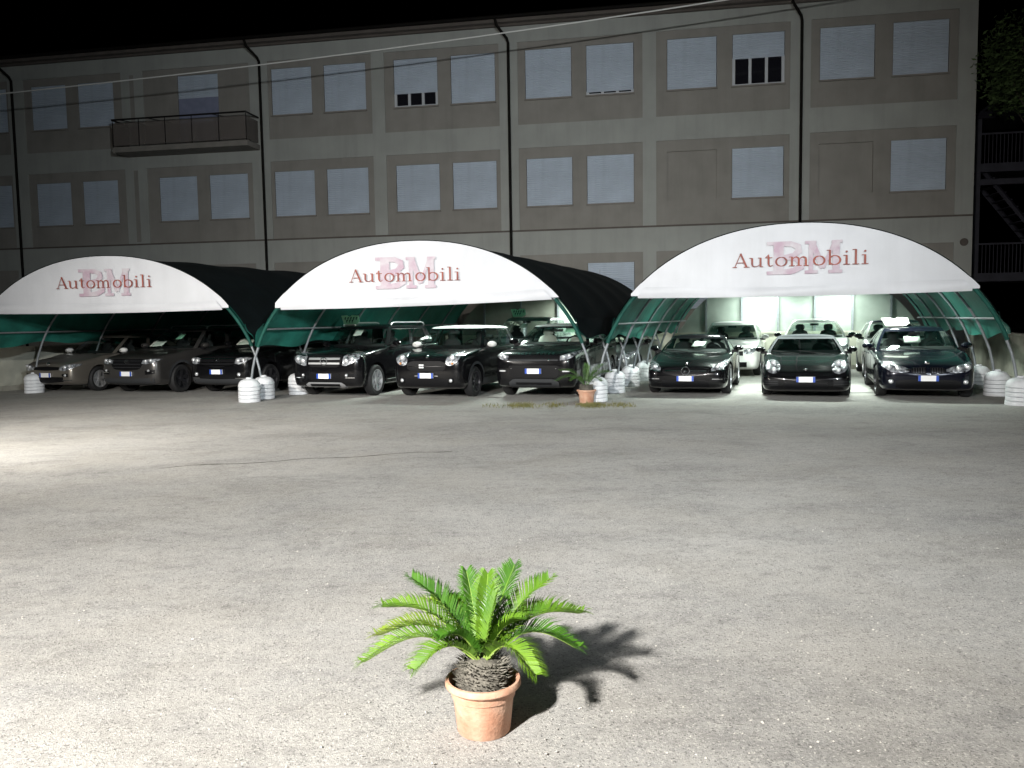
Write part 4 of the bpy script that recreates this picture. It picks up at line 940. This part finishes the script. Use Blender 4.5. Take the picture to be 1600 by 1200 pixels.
# ------------------------------------------------------------------ price sheets and boards
bpy.context.view_layer.update()
SPEC = dict(zip(cars.keys(), SPEC.values()))
def on_car(key, x, y, z, rx, rz=0): return cars[key].matrix_world @ Matrix.Translation((x, y, z)) @ Matrix.Rotation(rz, 4, 'Z') @ Matrix.Rotation(rx, 4, 'X')
def screen_at(key, x, z):   # where the windscreen stands at height z, and its slope
    g = SPEC[key]; z0 = g['zc'] - .035; f = lambda q: g['cowl'] + (g['rf'] - g['cowl']) * (max(0, (q - z0) / (g['H'] - .075 - z0)) ** 1.06) + .17 * (x / (g['W'] / 2 * .8)) ** 2
    sl = (f(z + .06) - f(z - .06)) / .12; return f(z), -math.atan(sl) * .97
def sheet(key, x, y, z, w, h, rx, label, m='paper', fold=.01, rz=0, skew=0):
    y, rx = screen_at(key, x, z); y += .045 + h * .05
    rows = [[(-w / 2 + w * i / 4 + skew * j / 3, fold * math.sin(i * 1.3 + j), -h / 2 + h * j / 3 + .02 * math.sin(i * 2.1) * (j == 3)) for i in range(5)] for j in range(4)]
    o = MB().grid(rows).build('price_sheet', MT[m], None, True); o.matrix_world = on_car(key, x, y, z, rx, rz)
    md = o.modifiers.new('t', 'SOLIDIFY'); md.thickness = .003
    tag(o, label, 'sheet', 'price sheets on the cars'); return o
sheet('suv', -.46, .62, 1.22, .42, .22, rad(-35), 'white crumpled price sheet low in the windscreen of the dark grey crossover')
sheet('suv', .12, 1.15, 1.40, .20, .22, rad(-15), 'small green price sheet hanging inside the windscreen of the dark grey crossover', 'pgreen')
sheet('suv2', -.34, .60, 1.24, .46, .24, rad(-35), 'white price sheet low in the windscreen of the glossy black crossover')
sheet('box', -.05, .95, 1.45, .22, .20, rad(-15), 'pale price sheet hanging inside the windscreen of the boxy black off roader')
sheet('van', .0, 1.0, 1.52, .22, .24, rad(-12), 'pale green price sheet hanging in the windscreen of the silver people carrier')
sheet('slk', .04, 1.22, 1.07, .28, .22, rad(-15), 'pale price sheet hanging in the windscreen of the black roadster', skew=.05)
sheet('bmw', -.08, 1.32, 1.14, .32, .22, rad(-15), 'pale price sheet hanging in the windscreen of the black saloon')
sheet('rr', .42, 1.05, 1.44, .46, .16, rad(-15), 'wide pale green sheet behind the windscreen of the off roader with bonnet lettering', 'pgreen')
def board(key, x, y, z, w, h, m, label, marks=True, rz=0, tilt=-8):
    e = empty('price_board'); e.matrix_world = on_car(key, x, y, z, rad(tilt), rz); tag(e, label, 'board', 'price boards on car roofs')
    out = [(-w / 2 - .03, 0, h), (-w * .2, 0, h + .01), (-w * .05, 0, h - .03), (w * .1, 0, h + .015), (w / 2, 0, h), (w / 2 + .03, 0, h * .3), (w / 2 - .05, 0, 0), (-w / 2 + .06, 0, 0)]
    bk = [(a, .012, c) for a, b, c in out]; n = len(out); MB().add(out + bk, [tuple(range(n)), tuple(range(2 * n - 1, n - 1, -1))] + [(i, (i + 1) % n, n + (i + 1) % n, n + i) for i in range(n)]).build('card', MT[m], e)
    if marks:
        mk = MB(); rr = random.Random(3)
        for row, n_ in ((.66, 5), (.36, 3)):
            for i in range(n_):
                x0 = -w * .36 + i * w * .17 + (w * .1 if n_ == 3 else 0); z0 = h * row
                mk.quad((x0, -.004, z0), (x0 + .05, -.004, z0 + .008), (x0 + .055, -.004, z0 + .03), (x0 + .01, -.004, z0 + .022)); mk.quad((x0 + .012, -.005, z0 - .035), (x0 + .034, -.005, z0 - .035), (x0 + .04, -.005, z0 + .04), (x0 + .018, -.005, z0 + .04))
        mk.build('marks', MT['ink'], e)
    MB().box(-w * .3, w * .3, -.03, .06, -.02, .0).build('foot', MT['paper'], e)
board('box', -.42, 1.08, 1.655, .44, .22, 'pgreen', 'pale green price board on the roof of the boxy black off roader', rz=.1)
board('van', -.35, 1.35, 1.795, .44, .24, 'pgreen', 'green price board on the roof of the silver people carrier')
board('bmw', -.36, 1.62, 1.435, .52, .20, 'paper', 'white board lying on the roof of the black saloon', False, tilt=-30)

# ------------------------------------------------------------------ potted palms
def frond_mesh(tip, arch_h, L_, n=46, width=.10, name='frond', seed=0, m='leaf', w_leaf=.0044):
    r = random.Random(seed); tip = Vector(tip); mbl = MB(); mbr = MB(); pts = []
    for i in range(n + 1):
        t = i / n; p = tip * t; p.z += arch_h * math.sin(math.pi * min(1, t * 1.02)) * (1.0 - .25 * t); pts.append(p)
    mbr.tube(pts[::3] + [pts[-1]], [max(.0012, .0045 * (1 - k / (len(pts[::3]))))for k in range(len(pts[::3]) + 1)], 5)
    side0 = Vector((-tip.y, tip.x, 0)).normalized()
    for i in range(5, n + 1):
        t = i / n; p = pts[i]; tg = (pts[min(i + 1, n)] - pts[i - 1]).normalized(); side = (side0 - tg * side0.dot(tg)).normalized(); upv = side.cross(tg);
        if upv.z < 0: upv = -upv
        ln_ = width * (math.sin(math.pi * (.12 + .80 * t)) ** .55) * r.uniform(.9, 1.08)
        for sg in (-1, 1):
            d = (side * sg * (.86 + r.uniform(-.06, .06)) + tg * (.62 + .40 * t + r.uniform(-.08, .08)) + upv * (.48 + r.uniform(-.12, .12))).normalized(); wv = tg * w_leaf
            a = p; b = p + d * ln_ * .55 + upv * .004; c = p + d * ln_ + Vector((0, 0, -.14 * ln_)) + tg * r.uniform(-.004, .004)
            mbl.add([a - wv * .7, a + wv * .7, b + wv * .75, b - wv * .75, c], [(0, 1, 2, 3), (3, 2, 4)])
    return mbl, mbr
def palm(loc, fr, label, scale=1, crown=.305, m='leaf', potm='terra', small=False):
    e = empty('potted_palm', loc); tag(e, label, 'plant'); e.scale = (scale,) * 3
    pot = MB().lathe([(0, .0), (.106, 0), (.111, .006), (.126, .146), (.127, .150), (.1255, .152), (.133, .154), (.138, .188), (.138, .191), (.152, .193), (.158, .200), (.158, .214), (.153, .222), (.143, .223), (.139, .214), (.134, .18), (.0, .18)], 56).build('pot', MT[potm], e, 35)
    so = MB(); so.grid([[((.0 + .128 * j / 6) * math.cos(a), (.128 * j / 6) * math.sin(a), .182 + .012 * random.random()) for a in np.linspace(0, 2 * math.pi, 25)] for j in range(7)]); so.build('soil', MT['soil'], e)
    tb = MB().lathe([(.088, .175), (.100, .21), (.100, .25), (.082, .285), (.03, .303), (0, .304)], 24).build('trunk', MT['trunk'], e, True)
    sc_ = MB(); rr = random.Random(5)
    for k in range(330):
        zz = .185 + .118 * (k / 330); a = k * 2.39996; r0 = .096 * math.sqrt(max(.05, 1 - ((zz - .235) / .11) ** 2)); u = Vector((math.cos(a), math.sin(a), 0)); t = Vector((-math.sin(a), math.cos(a), 0)); b = u * r0 + Vector((0, 0, zz)); l_ = rr.uniform(.022, .05); d = (u * .8 + Vector((0, 0, rr.uniform(.2, .9))) + t * rr.uniform(-.3, .3)).normalized()
        sc_.add([b - t * .006, b + t * .006, b + d * l_, b + Vector((0, 0, .006)) ], [(0, 1, 2), (1, 3, 2), (3, 0, 2)])
    sc_.build('trunk_scales', MT['trunk'], tb)
    for i, (dx, dy, dz, ah, wd_) in enumerate(fr):
        L_ = math.sqrt(dx * dx + dy * dy + dz * dz); lf, rc = frond_mesh((dx, dy, dz), ah, L_, width=wd_, seed=i, n=(34 if small else 66))
        o = lf.build('frond', MT[m if m != 'leaf' else ('leaf', 'leafc', 'leaf', 'leafb', 'leaf', 'leafc')[i % 6]], e, loc=(dx * .06, dy * .06, crown - .012)); rc.build('rachis', MT['rachis' if m == 'leaf' else m], o)
    return e
FR = [(-.40, .10, .20, .10, .135), (-.29, .16, .30, .06, .125), (-.46, -.04, .02, .12, .14), (-.42, .06, .09, .11, .14), (-.25, -.14, .03, .09, .12), (-.07, .24, .30, .03, .105), (.02, .20, .30, .03, .105), (.13, .22, .33, .04, .115), (.27, .18, .28, .06, .125),
      (.32, .26, .11, .09, .13), (.40, .12, .15, .10, .14), (.37, -.03, .06, .11, .14), (.20, -.18, .02, .10, .12), (-.15, .28, .17, .07, .11), (.06, .03, .27, .02, .08), (-.22, .20, .19, .07, .11), (.16, -.04, .19, .06, .10), (-.16, -.10, .14, .07, .10)]
palm((-.14, 3.30, 0), FR, 'cycad palm with bright green fronds in a terracotta pot in the foreground')
FR2 = [(dx * 1.0, dy * 1.0, abs(dz) * .9 + .06, ah, wd_) for dx, dy, dz, ah, wd_ in FR[::2]]
palm((1.50, 16.45, 0), FR2, 'small dark cycad in a terracotta pot beside the frontmost ballast weight of the line', scale=1.25, m='leaf2', small=True)
# grass tufts round the small palm
gm = MB(); rr = random.Random(9)
for i in range(4200):
    x = rr.gauss(1.1, 1.0); y = 16.15 + rr.gauss(0, .22) - .10 * x
    if x < -.6 or x > 2.6: continue
    if math.sin(x * 4.1 + 1) + math.sin(x * 9.3) + math.sin(y * 23) < rr.uniform(-.6, 1.6): continue
    h = rr.uniform(.015, .06) * (1 if rr.random() < .9 else 1.7); a = rr.random() * 6.28; w_ = .006; dx, dy = math.cos(a) * .03, math.sin(a) * .03
    gm.add([(x - w_, y, 0), (x + w_, y, 0), (x + dx, y + dy, h)], [(0, 1, 2)])
tag(gm.build('grass', MT['grass']), 'thin dry grass in front of the small palm', 'grass', kind='stuff')

# ------------------------------------------------------------------ dark outside staircase and tree right of the building
st = empty('outside_staircase', (16.65, 29.6, 0), BR); tag(st, 'dark steel outside staircase with railed landings right of the building', 'staircase')
for x, y in ((0, 0), (0, 1.6), (3.6, 0), (3.6, 1.6)): MB().box(x - .09, x + .09, y - .09, y + .09, 0, 8.6).build('post', MT['stairs'], st)
for zz in (3.1, 6.95):
    MB().box(-.15, 3.75, -.12, 1.75, zz - .3, zz).build('landing', MT['stairs'], st)
    MB().box(-.1, 3.7, -.10, -.05, zz + 1.0, zz + 1.06).build('hand_rail', MT['stairs'], st)
    for k in range(30): MB().box(-.05 + k * .125, -.03 + k * .125, -.09, -.06, zz, zz + 1.0).build('baluster', MT['stairs'], st)
MB().box(-.15, 3.75, -.12, .0, 6.2, 6.4).build('beam', MT['stairs'], st)
for k in range(14):
    MB().box(.4 + k * .2, .7 + k * .2, .3, 1.4, 3.1 + (13 - k) * .26, 3.14 + (13 - k) * .26).build('tread', MT['stairs'], st)
sg = MB(); sg.tube([(.3, .25, 6.75), (3.2, .25, 3.05)], .09, 4); sg.tube([(.3, 1.45, 6.75), (3.2, 1.45, 3.05)], .09, 4); sg.build('stringer', MT['stairs'], st)
MB().add([(-.3, -.2, 8.5), (4, -.2, 8.5), (4, 1.9, 8.5), (-.3, 1.9, 8.5), (1.2, .8, 9.6), (2.6, .8, 9.6)], [(0, 1, 5, 4), (1, 2, 5), (2, 3, 4, 5), (3, 0, 4), (0, 3, 2, 1)]).build('roof', MT['stairs'], st)
def tree(loc, h, R0, label, n=5200, seed=2):
    r = random.Random(seed); e = empty('tree', loc); tag(e, label, 'tree')
    tk = MB(); tk.tube([(0, 0, 0), (.1, 0, h * .3), (0, .1, h * .55), (.1, 0, h * .8)], [.22, .17, .12, .05], 8); cl = []
    for k in range(16):
        a = r.random() * 6.28; z0 = h * r.uniform(.55, .68); p = Vector((math.cos(a) * R0 * r.uniform(.4, .9), math.sin(a) * R0 * r.uniform(.4, .9), z0 + r.uniform(.10, .28) * h)); tk.tube([(0, 0, z0), (p * .5 + Vector((0, 0, z0 * .45))), p], [.06, .035, .012], 5); cl.append((p, r.uniform(.6, 1.1)))
    tk.build('trunk', MT['bark'], e, True); lf = MB()
    for i in range(n):
        c, cr = cl[r.randrange(len(cl))]; d = Vector((r.gauss(0, 1), r.gauss(0, 1), r.gauss(0, .8))).normalized() * cr * r.random() ** .45; p = c + d; s = r.uniform(.06, .13); u = Vector((r.gauss(0, 1), r.gauss(0, 1), r.gauss(0, 1))).normalized(); v = u.orthogonal().normalized()
        lf.add([p - u * s, p + v * s * .45, p + u * s, p - v * s * .45], [(0, 1, 2, 3)])
    lf.build('crown', MT['foliage'], e)
tree((17.0, 25.6, 0), 10.9, 2.1, 'dark leafy tree at the right edge above the staircase')
